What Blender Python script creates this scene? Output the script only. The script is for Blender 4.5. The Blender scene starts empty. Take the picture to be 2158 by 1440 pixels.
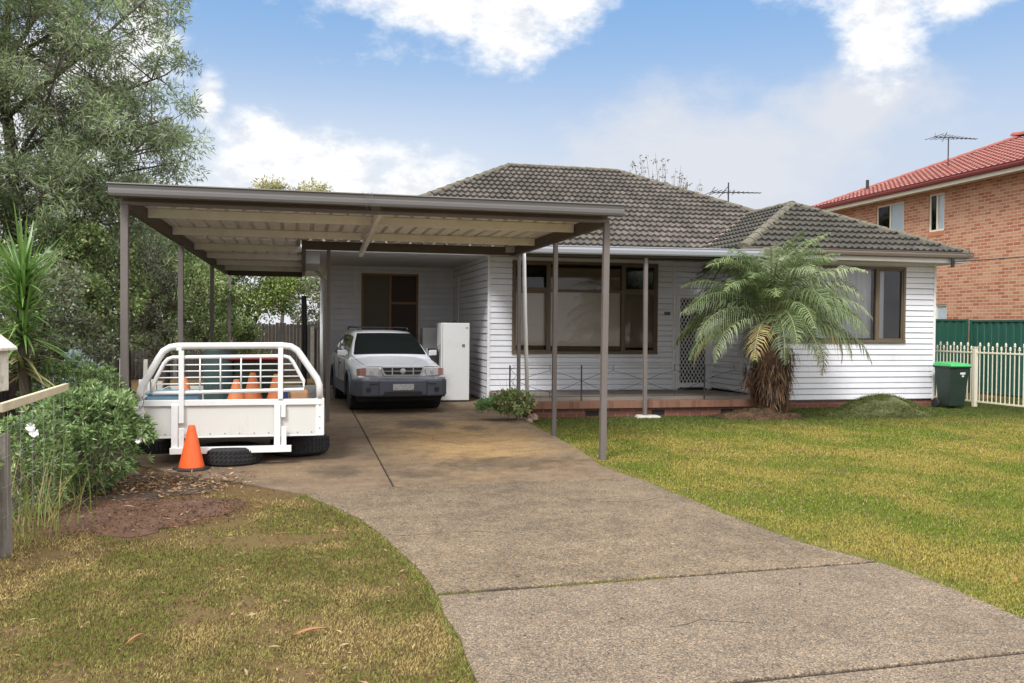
import bpy, math, random
import numpy as np
from mathutils import Vector, Matrix, noise
random.seed(7); np.random.seed(7)
PI = math.pi; rad = math.radians
S = bpy.context.scene; COL = S.collection

# ------------------------------------------------------------------ camera
F = 1850/2158*36
yaw, pitch, roll = math.atan((1079-640)/1850), math.atan(32/1850), 0.009
fw = Vector((math.sin(yaw)*math.cos(pitch), math.cos(yaw)*math.cos(pitch), -math.sin(pitch)))
r0 = Vector((math.cos(yaw), -math.sin(yaw), 0)); u0 = r0.cross(fw)
rr = r0*math.cos(roll)+u0*math.sin(roll); uu = rr.cross(fw)
cd = bpy.data.cameras.new('camera'); cd.lens = F; cd.sensor_width = 36; cd.clip_end = 3000; cd.clip_start = .05
cam = bpy.data.objects.new('camera', cd); COL.objects.link(cam)
cam.matrix_world = Matrix(((rr.x, uu.x, -fw.x, 0), (rr.y, uu.y, -fw.y, 0), (rr.z, uu.z, -fw.z, 1.6), (0, 0, 0, 1)))
S.camera = cam
S.view_settings.view_transform = 'Standard'; S.view_settings.look = 'None'
S.view_settings.gamma = 1; S.view_settings.exposure = 0.76

# ------------------------------------------------------------------ world
SUN_EL, SUN_AZ = rad(48), rad(215)      # azimuth clockwise from +Y : behind the camera, to its left
W = bpy.data.worlds.new('World'); S.world = W; W.use_nodes = True
nt = W.node_tree; nt.nodes.clear(); L = nt.links
def N(t, **k):
    n = nt.nodes.new(t)
    for a, b in k.items(): setattr(n, a, b)
    return n
def M(op, a, b=None, c=None, clamp=False):
    n = N('ShaderNodeMath', operation=op, use_clamp=clamp)
    for i, v in enumerate((a, b, c)):
        if v is None: continue
        if isinstance(v, (int, float)): n.inputs[i].default_value = v
        else: L.new(v, n.inputs[i])
    return n.outputs[0]
def smooth(v, a, b):
    n = N('ShaderNodeMapRange', interpolation_type='SMOOTHSTEP')
    L.new(v, n.inputs['Value']); n.inputs['From Min'].default_value = a; n.inputs['From Max'].default_value = b
    return n.outputs[0]
def mixc(f, a, b):
    n = N('ShaderNodeMix', data_type='RGBA')
    if isinstance(f, float): n.inputs[0].default_value = f
    else: L.new(f, n.inputs[0])
    for i, v in ((6, a), (7, b)):
        if isinstance(v, tuple): n.inputs[i].default_value = (*v, 1)
        else: L.new(v, n.inputs[i])
    return n.outputs[2]
tc = N('ShaderNodeTexCoord'); sx = N('ShaderNodeSeparateXYZ'); L.new(tc.outputs['Generated'], sx.inputs[0])
AZ = M('ARCTAN2', sx.outputs[0], sx.outputs[1]); EL = M('ARCSINE', sx.outputs[2])
sky = N('ShaderNodeTexSky', sky_type='NISHITA'); sky.sun_disc = False
sky.sun_elevation = SUN_EL; sky.sun_rotation = SUN_AZ; sky.air_density = 1.0; sky.dust_density = 1.2; sky.ozone_density = 1.5
def wnoise(sc, det, rough, vec=None):
    n = N('ShaderNodeTexNoise'); n.inputs['Scale'].default_value = sc; n.inputs['Detail'].default_value = det
    n.inputs['Roughness'].default_value = rough; L.new(vec or tc.outputs['Generated'], n.inputs['Vector']); return n.outputs[0]
stretch = N('ShaderNodeMapping'); stretch.inputs['Scale'].default_value = (1, 1, 1.7); L.new(tc.outputs['Generated'], stretch.inputs[0])
n1 = wnoise(9, 9, .60, stretch.outputs[0]); n2 = wnoise(30, 6, .65, stretch.outputs[0])
def blob(az, el, a, b):
    p = M('POWER', M('DIVIDE', M('SUBTRACT', AZ, az), a), 2.0); q = M('POWER', M('ABSOLUTE', M('DIVIDE', M('SUBTRACT', EL, el), b)), 2.0)
    return M('SUBTRACT', 1.0, M('SQRT', M('ADD', p, q)))
# (azimuth, elevation, half-widths) of the clouds in the sky
BL = [(.02, .385, .13, .075), (.15, .375, .13, .085), (.225, .345, .07, .085), (.27, .365, .09, .065), (-.045, .175, .075, .085), (.03, .16, .095, .07), (.12, .145, .10, .06),
      (.60, .385, .13, .07), (.625, .31, .055, .085), (.69, .35, .07, .06), (-.16, .30, .05, .05), (-.10, .235, .022, .04), (-.24, .2, .14, .2), (.0, .125, .14, .05)]
cm = None
for b in BL:
    v = blob(*b); cm = v if cm is None else M('MAXIMUM', cm, v)
# soft, low cloud to the right and near the horizon
soft = M('MAXIMUM', blob(.45, .185, .20, .085), blob(.6, .23, .12, .05))
low = M('SUBTRACT', 1.0, smooth(EL, .06, .30))
hi = M('MULTIPLY', smooth(EL, .42, .9), .35)
nz = M('ADD', M('MULTIPLY', M('SUBTRACT', n1, .5), 2.3), M('MULTIPLY', M('SUBTRACT', n2, .5), .55))
dens = smooth(M('ADD', cm, nz), .0, .75)
softd = M('MULTIPLY', smooth(M('ADD', soft, M('MULTIPLY', nz, .8)), -.25, .75), .9)
lowd = M('MULTIPLY', low, .80)
gen = smooth(M('ADD', M('ADD', nz, -.2), hi), .0, .9)       # broken cloud over the rest of the sky
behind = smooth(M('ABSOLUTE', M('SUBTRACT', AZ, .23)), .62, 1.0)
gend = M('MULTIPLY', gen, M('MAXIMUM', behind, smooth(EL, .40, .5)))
BLUE = mixc(smooth(EL, .10, .40), (4.4, 4.85, 5.55), (1.35, 2.85, 5.2))
skyd = N('ShaderNodeVectorMath', operation='SCALE'); L.new(sky.outputs[0], skyd.inputs[0]); skyd.inputs['Scale'].default_value = .8
skyc = mixc(.75, skyd.outputs[0], BLUE)
white = mixc(smooth(M('ADD', n2, M('MULTIPLY', n1, .8)), .7, 1.05), (4.9, 5.05, 5.35), (6.5, 6.5, 6.5))
grey = mixc(smooth(AZ, .05, .45), (5.4, 5.5, 5.7), (3.8, 4.05, 4.65))
c1 = mixc(lowd, skyc, grey); c2 = mixc(softd, c1, (4.55, 4.7, 5.05)); c3a = mixc(dens, c2, white); c3 = mixc(M('MULTIPLY', M('MAXIMUM', behind, smooth(EL, .42, .62)), smooth(nz, -.75, .1)), c3a, mixc(smooth(EL, .15, .95), (6.2, 6.2, 6.4), (15.5, 15.3, 15.2)))  # cloud behind and overhead, out of view, brightened past the visible sky to add light
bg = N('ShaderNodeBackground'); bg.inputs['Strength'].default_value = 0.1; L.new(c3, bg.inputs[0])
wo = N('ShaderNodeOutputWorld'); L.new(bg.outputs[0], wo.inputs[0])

sd = bpy.data.lights.new('sun', 'SUN'); sd.energy = 1.7; sd.angle = rad(14); sd.color = (1, .98, .955)
so = bpy.data.objects.new('sun', sd); COL.objects.link(so)
sv = Vector((math.sin(SUN_AZ)*math.cos(SUN_EL), math.cos(SUN_AZ)*math.cos(SUN_EL), math.sin(SUN_EL)))
so.rotation_euler = sv.to_track_quat('Z', 'Y').to_euler(); so.location = sv*60

# ------------------------------------------------------------------ materials
def newmat(name):
    m = bpy.data.materials.new(name); m.use_nodes = True
    return m, m.node_tree, m.node_tree.nodes['Principled BSDF']
def ramp(t, fac, stops):
    r = t.nodes.new('ShaderNodeValToRGB'); e = r.color_ramp.elements
    while len(e) < len(stops): e.new(.5)
    for x, (p, c) in zip(e, stops): x.position = p; x.color = (*c, 1)
    if fac is not None: t.links.new(fac, r.inputs[0])
    return r.outputs[0]
def tnoise(t, vec, sc, det=5, rough=.6, scale3=None):
    n = t.nodes.new('ShaderNodeTexNoise'); n.inputs['Scale'].default_value = sc; n.inputs['Detail'].default_value = det; n.inputs['Roughness'].default_value = rough
    if scale3:
        mp = t.nodes.new('ShaderNodeMapping'); mp.inputs['Scale'].default_value = scale3; t.links.new(vec, mp.inputs[0]); vec = mp.outputs[0]
    t.links.new(vec, n.inputs['Vector']); return n.outputs[0]
def tmix(t, f, a, b, mode='MIX'):
    n = t.nodes.new('ShaderNodeMix'); n.data_type = 'RGBA'; n.blend_type = mode
    for i, v in ((0, f), (6, a), (7, b)):
        if isinstance(v, (int, float)): n.inputs[i].default_value = v
        elif isinstance(v, tuple): n.inputs[i].default_value = (*v, 1)
        else: t.links.new(v, n.inputs[i])
    return n.outputs[2]
def bump(t, b, h, s=.3, d=.01):
    n = t.nodes.new('ShaderNodeBump'); n.inputs['Strength'].default_value = s; n.inputs['Distance'].default_value = d
    t.links.new(h, n.inputs['Height']); t.links.new(n.outputs[0], b.inputs['Normal'])
def mat(name, col, rough=.6, var=.15, sc=6, bp=0, metal=0, dirt=None, dirtsc=2, dirtamt=.5, spec=.5, coat=0, stretch=None):
    m, t, b = newmat(name)
    g = t.nodes.new('ShaderNodeNewGeometry').outputs['Position']
    n = tnoise(t, g, sc, 6, .65, stretch)
    c = ramp(t, n, [(.25, tuple(x*(1-var) for x in col)), (.75, tuple(min(1, x*(1+var)) for x in col))])
    if dirt:
        n2 = tnoise(t, g, dirtsc, 8, .7, stretch)
        mr = t.nodes.new('ShaderNodeMapRange'); t.links.new(n2, mr.inputs[0]); mr.inputs[1].default_value = .5; mr.inputs[2].default_value = .75; mr.inputs[4].default_value = dirtamt
        c = tmix(t, mr.outputs[0], c, dirt)
    t.links.new(c, b.inputs['Base Color'])
    b.inputs['Roughness'].default_value = rough; b.inputs['Metallic'].default_value = metal
    b.inputs['Specular IOR Level'].default_value = spec; b.inputs['Coat Weight'].default_value = coat
    if bp: bump(t, b, tnoise(t, g, sc*8, 4), bp, .01)
    return m
MT = {}
MT['siding'] = mat('painted_boards', (.76, .77, .81), .5, .05, 1.5, dirt=(.48, .46, .43), dirtsc=1.6, dirtamt=.38, stretch=(1, 1, .4))
MT['trim'] = mat('white_trim', (.78, .78, .78), .45, .04, 3, dirt=(.5, .48, .44), dirtamt=.15)
MT['bronze'] = mat('bronze_frame', (.135, .10, .062), .45, .12, 4)
MT['timberframe'] = mat('varnished_timber', (.30, .155, .06), .5, .2, 8, stretch=(8, 8, 1))
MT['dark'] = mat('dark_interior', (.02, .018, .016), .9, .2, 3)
MT['blind'] = mat('fabric_blind', (.74, .66, .57), .85, .06, 3, stretch=(1, 1, 6))
MT['blind2'] = mat('dim_blind', (.26, .21, .15), .85, .1, 3)
MT['postbrown'] = mat('brown_grey_steel', (.16, .137, .128), .45, .08, 3, dirt=(.3, .27, .24), dirtamt=.2)
MT['beam'] = mat('dark_brown_steel', (.075, .06, .05), .5, .1, 3)
MT['gutterbrown'] = mat('grey_brown_gutter', (.115, .108, .103), .42, .06, 2, dirt=(.09, .08, .07), dirtamt=.35, stretch=(.3, 1, 1))
MT['cream'] = mat('cream_steel', (.80, .80, .79), .5, .08, 4, dirt=(.50, .48, .44), dirtsc=3, dirtamt=.4)
MT['creamsheet'] = mat('cream_roof_sheet', (.82, .82, .81), .5, .07, 2, dirt=(.52, .49, .45), dirtsc=2.5, dirtamt=.55, stretch=(2, .6, 1))
MT['silver'] = mat('pale_grey_gutter', (.36, .38, .42), .4, .08, 2, dirt=(.25, .25, .25), dirtamt=.3, stretch=(.3, 1, 1))
MT['wingutter'] = mat('brown_gutter', (.17, .14, .115), .5, .1, 2)
MT['white'] = mat('white_enamel', (.80, .80, .79), .35, .03, 5, dirt=(.42, .36, .28), dirtsc=5, dirtamt=.25)
MT['traypanel'] = mat('white_tray_panel', (.68, .67, .63), .4, .04, 3, dirt=(.36, .28, .19), dirtsc=3, dirtamt=.5, stretch=(1, 1, .3))
MT['rubber'] = mat('tyre_rubber', (.022, .022, .023), .8, .3, 12, bp=.3)
MT['orange'] = mat('orange_plastic', (.85, .13, .025), .45, .10, 9, dirt=(.3, .07, .02), dirtsc=9, dirtamt=.4)
MT['orangepale'] = mat('faded_orange_plastic', (.80, .24, .08), .5, .10, 9)
MT['blackplastic'] = mat('black_plastic', (.02, .02, .022), .5, .2, 8)
MT['bluebox'] = mat('pale_blue_plastic', (.22, .38, .52), .5, .08, 6)
MT['red'] = mat('red_plastic', (.5, .02, .035), .35, .1, 5)
MT['greenbin'] = mat('dark_green_plastic', (.014, .032, .022), .5, .12, 5, dirt=(.05, .06, .05), dirtamt=.3)
MT['binlid'] = mat('bright_green_plastic', (.05, .42, .12), .4, .1, 5)
MT['ivory'] = mat('cream_fence_paint', (.74, .69, .55), .45, .04, 5)
MT['fridge'] = mat('fridge_enamel', (.66, .67, .66), .4, .03, 3, dirt=(.4, .38, .34), dirtsc=3, dirtamt=.3)
MT['carpaint'] = mat('silver_car_paint', (.66, .68, .73), .3, .03, 3, metal=.1, coat=.7)
MT['cladding'] = mat('grey_bumper_plastic', (.095, .105, .135), .5, .12, 5)
MT['lace'] = mat('lace_curtain', (.72, .73, .77), .85, .10, 24, stretch=(3, 3, 1))
MT['plate'] = mat('plate_white', (.5, .5, .52), .4, .4, 30)
MT['chrome'] = mat('dull_chrome', (.55, .56, .58), .3, .05, 3, metal=.7)
MT['lamp'] = mat('lamp_glass', (.72, .74, .78), .12, .15, 30, coat=1)
MT['amber'] = mat('indicator_lens', (.62, .32, .27), .25, .12, 20, coat=1)
MT['concretepad'] = mat('pale_concrete', (.50, .47, .42), .85, .15, 8)
MT['porchfloor'] = mat('porch_paving', (.25, .205, .17), .6, .15, 3, dirt=(.15, .12, .10), dirtamt=.4)
MT['iron'] = mat('black_iron', (.025, .025, .027), .5, .2, 6)
MT['bark'] = mat('bark', (.075, .058, .045), .9, .35, 10, bp=.6)
MT['greybark'] = mat('grey_bark', (.17, .155, .135), .9, .3, 10, bp=.5)
MT['oldwood'] = mat('weathered_timber', (.20, .18, .155), .9, .35, 5, bp=.8, dirt=(.07, .05, .035), dirtsc=6, dirtamt=.7, stretch=(6, 6, .6))
MT['palewood'] = mat('pale_timber', (.52, .45, .31), .8, .2, 5, bp=.3, stretch=(1, 1, 4))
MT['fencegreen'] = mat('green_steel_fence', (.022, .095, .068), .45, .08, 3)
MT['darkfence'] = mat('dark_timber_fence', (.05, .043, .04), .9, .3, 5)
MT['mailbox'] = mat('peeling_white_paint', (.66, .62, .54), .8, .10, 8, bp=.5, dirt=(.24, .19, .15), dirtsc=14, dirtamt=.9)
MT['redgutter'] = mat('maroon_gutter', (.16, .022, .018), .4, .1, 3)
MT['wire'] = mat('black_wire', (.03, .03, .03), .6, .1, 5)
MT['alu'] = mat('aluminium', (.42, .42, .43), .4, .1, 5, metal=.6)
MT['deadleaf'] = mat('dry_leaf', (.30, .13, .06), .8, .35, 12)
MT['soil'] = mat('red_soil', (.115, .058, .034), .95, .35, 7, bp=.9, dirt=(.06, .034, .022), dirtsc=3, dirtamt=.7)
MT['brownfrond'] = mat('dead_frond', (.13, .075, .045), .9, .4, 8)
MT['rock'] = mat('brown_rock', (.30, .21, .16), .9, .3, 6, bp=.5)
MT['petal'] = mat('white_petal', (.82, .82, .85), .6, .03, 8)

def glassmat(name, tint=(.02, .02, .02), mixf=.25, refl=1.0):
    m, t, b = newmat(name); t.nodes.remove(b)
    tr = t.nodes.new('ShaderNodeBsdfTransparent'); tr.inputs[0].default_value = (*[1-mixf]*3, 1)
    gl = t.nodes.new('ShaderNodeBsdfGlossy'); gl.inputs['Roughness'].default_value = .03; gl.inputs[0].default_value = (refl*.45, refl*.45, refl*.45, 1)
    fr = t.nodes.new('ShaderNodeFresnel'); fr.inputs[0].default_value = 1.5
    mx = t.nodes.new('ShaderNodeMixShader'); ad = t.nodes.new('ShaderNodeMath'); ad.operation = 'ADD'; ad.inputs[1].default_value = .01
    t.links.new(fr.outputs[0], ad.inputs[0]); t.links.new(ad.outputs[0], mx.inputs[0]); t.links.new(tr.outputs[0], mx.inputs[1]); t.links.new(gl.outputs[0], mx.inputs[2])
    t.links.new(mx.outputs[0], t.nodes['Material Output'].inputs[0]); return m
MT['glass'] = glassmat('window_glass', mixf=.04)
MT['carglass'] = glassmat('car_glass', mixf=.55)
def uvmat_tiles(name, base, dark, light, rough=.8, moss=None):
    m, t, b = newmat(name)
    uv = t.nodes.new('ShaderNodeUVMap').outputs[0]
    fl = t.nodes.new('ShaderNodeVectorMath'); fl.operation = 'FLOOR'; t.links.new(uv, fl.inputs[0])
    wn = t.nodes.new('ShaderNodeTexWhiteNoise'); wn.noise_dimensions = '2D'; t.links.new(fl.outputs[0], wn.inputs['Vector'])
    c = ramp(t, wn.outputs[0], [(0, dark), (.5, base), (1, light)])
    g = t.nodes.new('ShaderNodeNewGeometry').outputs['Position']
    n = tnoise(t, g, 1.2, 7, .65); n2 = tnoise(t, g, 18, 5, .7)
    c = tmix(t, .55, c, ramp(t, n2, [(.3, dark), (.7, light)]))
    if moss:
        mr = t.nodes.new('ShaderNodeMapRange'); t.links.new(n, mr.inputs[0]); mr.inputs[1].default_value = .48; mr.inputs[2].default_value = .7; mr.inputs[4].default_value = .6
        c = tmix(t, mr.outputs[0], c, moss)
    t.links.new(c, b.inputs['Base Color']); b.inputs['Roughness'].default_value = rough
    bump(t, b, n2, .4, .01); return m
MT['tile'] = uvmat_tiles('weathered_concrete_tile', (.07, .06, .052), (.03, .026, .023), (.165, .142, .12), .85, (.052, .046, .032))
MT['tilewing'] = uvmat_tiles('dark_lichen_tile', (.05, .047, .038), (.025, .024, .02), (.105, .095, .078), .9, (.045, .043, .032))
MT['redtile'] = uvmat_tiles('red_glazed_tile', (.32, .105, .08), (.25, .075, .058), (.39, .15, .12), .5)
MT['cap'] = mat('ridge_cap', (.125, .112, .08), .9, .3, 5, bp=.5, dirt=(.06, .06, .035), dirtsc=4, dirtamt=.7)
def brickmat(name, c1, c2, mortar, w, h, ms=.010, sq=.5, bias=0.0, var=.35):
    m, t, b = newmat(name)
    uv = t.nodes.new('ShaderNodeUVMap').outputs[0]
    br = t.nodes.new('ShaderNodeTexBrick'); t.links.new(uv, br.inputs['Vector'])
    br.inputs['Color1'].default_value = (*c1, 1); br.inputs['Color2'].default_value = (*c2, 1); br.inputs['Mortar'].default_value = (*mortar, 1)
    br.inputs['Scale'].default_value = 1; br.inputs['Mortar Size'].default_value = ms; br.inputs['Mortar Smooth'].default_value = .2
    br.inputs['Brick Width'].default_value = w; br.inputs['Row Height'].default_value = h; br.inputs['Bias'].default_value = bias; br.offset = sq
    n = tnoise(t, uv, 3, 6, .7); n2 = tnoise(t, uv, 60, 3, .6)
    c = tmix(t, var, br.outputs[0], ramp(t, n, [(.3, c1), (.7, c2)]), 'MIX')
    c = tmix(t, .25, c, ramp(t, n2, [(.3, (.4, .4, .4)), (.7, (1, 1, 1))]), 'MULTIPLY')
    t.links.new(c, b.inputs['Base Color']); b.inputs['Roughness'].default_value = .85
    inv = t.nodes.new('ShaderNodeMath'); inv.operation = 'SUBTRACT'; inv.inputs[0].default_value = 1; t.links.new(br.outputs[1], inv.inputs[1])
    bump(t, b, inv.outputs[0], .5, .008); return m
MT['brick'] = brickmat('orange_brick', (.37, .115, .06), (.56, .29, .165), (.56, .44, .31), .24, .086, .010, bias=.0, var=.04)
MT['redbrick'] = brickmat('red_base_brick', (.17, .06, .04), (.24, .095, .065), (.25, .20, .16), .24, .086, .009)
MT['soldier'] = brickmat('porch_edge_brick', (.17, .075, .048), (.27, .14, .088), (.20, .165, .14), .105, 1.0, .008, 0)

STAINS = [(1.85, 14.0, .5, .75, .75), (2.3, 9.9, 1.0, .55, .55), (2.55, 13.3, .25, .4, .6), (.35, 9.6, .35, .5, .6), (1.2, 9.3, .35, .3, .45)]
def conc(name, base, dark, ochre, ochre_c, speck=.5, sc=1.0, agg=90, blot=.5):
    m, t, b = newmat(name)
    g = t.nodes.new('ShaderNodeNewGeometry').outputs['Position']
    n1 = tnoise(t, g, .9*sc, 9, .68); n2 = tnoise(t, g, 6, 7, .7); n3 = tnoise(t, g, agg, 3, .6)
    c = ramp(t, n1, [(.33, dark), (.62, base)])
    c = tmix(t, .45, c, ramp(t, n2, [(.3, tuple(x*.62 for x in base)), (.7, tuple(x*1.25 for x in base))]))
    if ochre:
        x, y, ax, ay = ochre
        mp = t.nodes.new('ShaderNodeMapping'); mp.vector_type = 'POINT'; mp.inputs['Location'].default_value = (-x/ax, -y/ay, 0); mp.inputs['Scale'].default_value = (1/ax, 1/ay, 0)
        t.links.new(g, mp.inputs[0]); ln = t.nodes.new('ShaderNodeVectorMath'); ln.operation = 'LENGTH'; t.links.new(mp.outputs[0], ln.inputs[0])
        a = t.nodes.new('ShaderNodeMath'); a.operation = 'ADD'; t.links.new(ln.outputs['Value'], a.inputs[0])
        s = t.nodes.new('ShaderNodeMath'); s.operation = 'MULTIPLY'; s.inputs[1].default_value = 2.2; t.links.new(n1, s.inputs[0]); t.links.new(s.outputs[0], a.inputs[1])
        mr = t.nodes.new('ShaderNodeMapRange'); t.links.new(a.outputs[0], mr.inputs[0]); mr.inputs[1].default_value = 2.3; mr.inputs[2].default_value = 1.5; mr.inputs[4].default_value = .75
        c = tmix(t, mr.outputs[0], c, tmix(t, n2, tuple(v*.8 for v in ochre_c), tuple(v*1.2 for v in ochre_c)))
    c = tmix(t, speck, c, ramp(t, n3, [(.36, (.36, .34, .33)), (.5, (.9, .9, .9)), (.66, (1.5, 1.45, 1.4))]), 'MULTIPLY')
    for (x, y, ax, ay, k_) in STAINS if ochre else ():
        mp = t.nodes.new('ShaderNodeMapping'); mp.inputs['Location'].default_value = (-x/ax, -y/ay, 0); mp.inputs['Scale'].default_value = (1/ax, 1/ay, 0)
        t.links.new(g, mp.inputs[0]); ln = t.nodes.new('ShaderNodeVectorMath'); ln.operation = 'LENGTH'; t.links.new(mp.outputs[0], ln.inputs[0])
        a = t.nodes.new('ShaderNodeMath'); a.operation = 'MULTIPLY_ADD'; t.links.new(n2, a.inputs[0]); a.inputs[1].default_value = 1.6; t.links.new(ln.outputs['Value'], a.inputs[2])
        mr = t.nodes.new('ShaderNodeMapRange'); t.links.new(a.outputs[0], mr.inputs[0]); mr.inputs[1].default_value = 1.9; mr.inputs[2].default_value = 1.3; mr.inputs[4].default_value = k_
        c = tmix(t, mr.outputs[0], c, (.055, .045, .035))
    n5 = tnoise(t, g, 2.6, 12, .78)
    c = tmix(t, blot, c, ramp(t, n5, [(.40, (.58, .56, .55)), (.52, (1, 1, 1)), (.66, (1.12, 1.1, 1.06))]), 'MULTIPLY')
    v = t.nodes.new('ShaderNodeTexVoronoi'); v.inputs['Scale'].default_value = agg*.8; t.links.new(g, v.inputs['Vector'])
    sp_ = t.nodes.new('ShaderNodeSeparateColor'); t.links.new(v.outputs['Color'], sp_.inputs[0]); vc = ramp(t, sp_.outputs[0], [(.0, (.22, .22, .24)), (.3, (.45, .43, .41)), (.7, (.58, .50, .43)), (1, (.8, .76, .7))])
    c = tmix(t, speck*1.1, c, vc, 'OVERLAY')
    t.links.new(c, b.inputs['Base Color']); b.inputs['Roughness'].default_value = .85; b.inputs['Specular IOR Level'].default_value = .3
    bump(t, b, n3, .35, .006); return m
MT['concB'] = conc('brown_aggregate_concrete', (.20, .166, .118), (.112, .094, .070), None, None, .9, 1.0, 100, .55)
MT['concC'] = conc('stained_concrete', (.225, .168, .108), (.095, .073, .052), (2.2, 12.0, 1.2, 2.6), (.42, .28, .125), .4, 1.0, 90, .7)
MT['concD'] = conc('grey_stained_concrete', (.21, .155, .105), (.085, .064, .046), (.2, 9.8, .8, .8), (.25, .18, .11), .35)
MT['concA'] = conc('grey_aggregate_concrete', (.205, .174, .134), (.145, .123, .096), None, None, .95, 1.4, 130, .25)

def groundmat():
    m, t, b = newmat('lawn_soil')
    g = t.nodes.new('ShaderNodeNewGeometry').outputs['Position']
    n1 = tnoise(t, g, .8, 8, .65); n2 = tnoise(t, g, 9, 7, .7); n3 = tnoise(t, g, 70, 4, .7)
    c = ramp(t, n1, [(.38, (.14, .105, .045)), (.62, (.15, .09, .05))])
    c = tmix(t, .5, c, ramp(t, n2, [(.3, (.11, .06, .035)), (.5, (.19, .14, .07)), (.7, (.15, .12, .05))]))
    c = tmix(t, .7, c, ramp(t, n3, [(.3, (.25, .2, .17)), (.7, (1.3, 1.3, 1.1))]), 'MULTIPLY')
    t.links.new(c, b.inputs['Base Color']); b.inputs['Roughness'].default_value = .95; b.inputs['Specular IOR Level'].default_value = .1
    bump(t, b, n3, .6, .02); return m
MT['ground'] = groundmat()
def leafmat(name, rough=.5, trans=.3, spec=.35, tint=(1, 1, 1)):
    m, t, b = newmat(name)
    at = t.nodes.new('ShaderNodeVertexColor'); at.layer_name = 'Col'
    c = tmix(t, 1.0, at.outputs[0], tint, 'MULTIPLY')
    t.links.new(c, b.inputs['Base Color']); b.inputs['Roughness'].default_value = rough; b.inputs['Specular IOR Level'].default_value = spec
    tl = t.nodes.new('ShaderNodeBsdfTranslucent'); t.links.new(c, tl.inputs[0])
    mx = t.nodes.new('ShaderNodeMixShader'); mx.inputs[0].default_value = trans
    t.links.new(b.outputs[0], mx.inputs[1]); t.links.new(tl.outputs[0], mx.inputs[2]); t.links.new(mx.outputs[0], t.nodes['Material Output'].inputs[0]); return m
MT['leaf'] = leafmat('foliage', .5, .35, .3, (2.0, 2.0, 2.0)); MT['grass'] = leafmat('grass_blade', .7, .25, .15, (1.15, 1.12, 1.0)); MT['shiny'] = leafmat('glossy_leaf', .32, .2, .5, (1.3, 1.3, 1.3))

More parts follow.
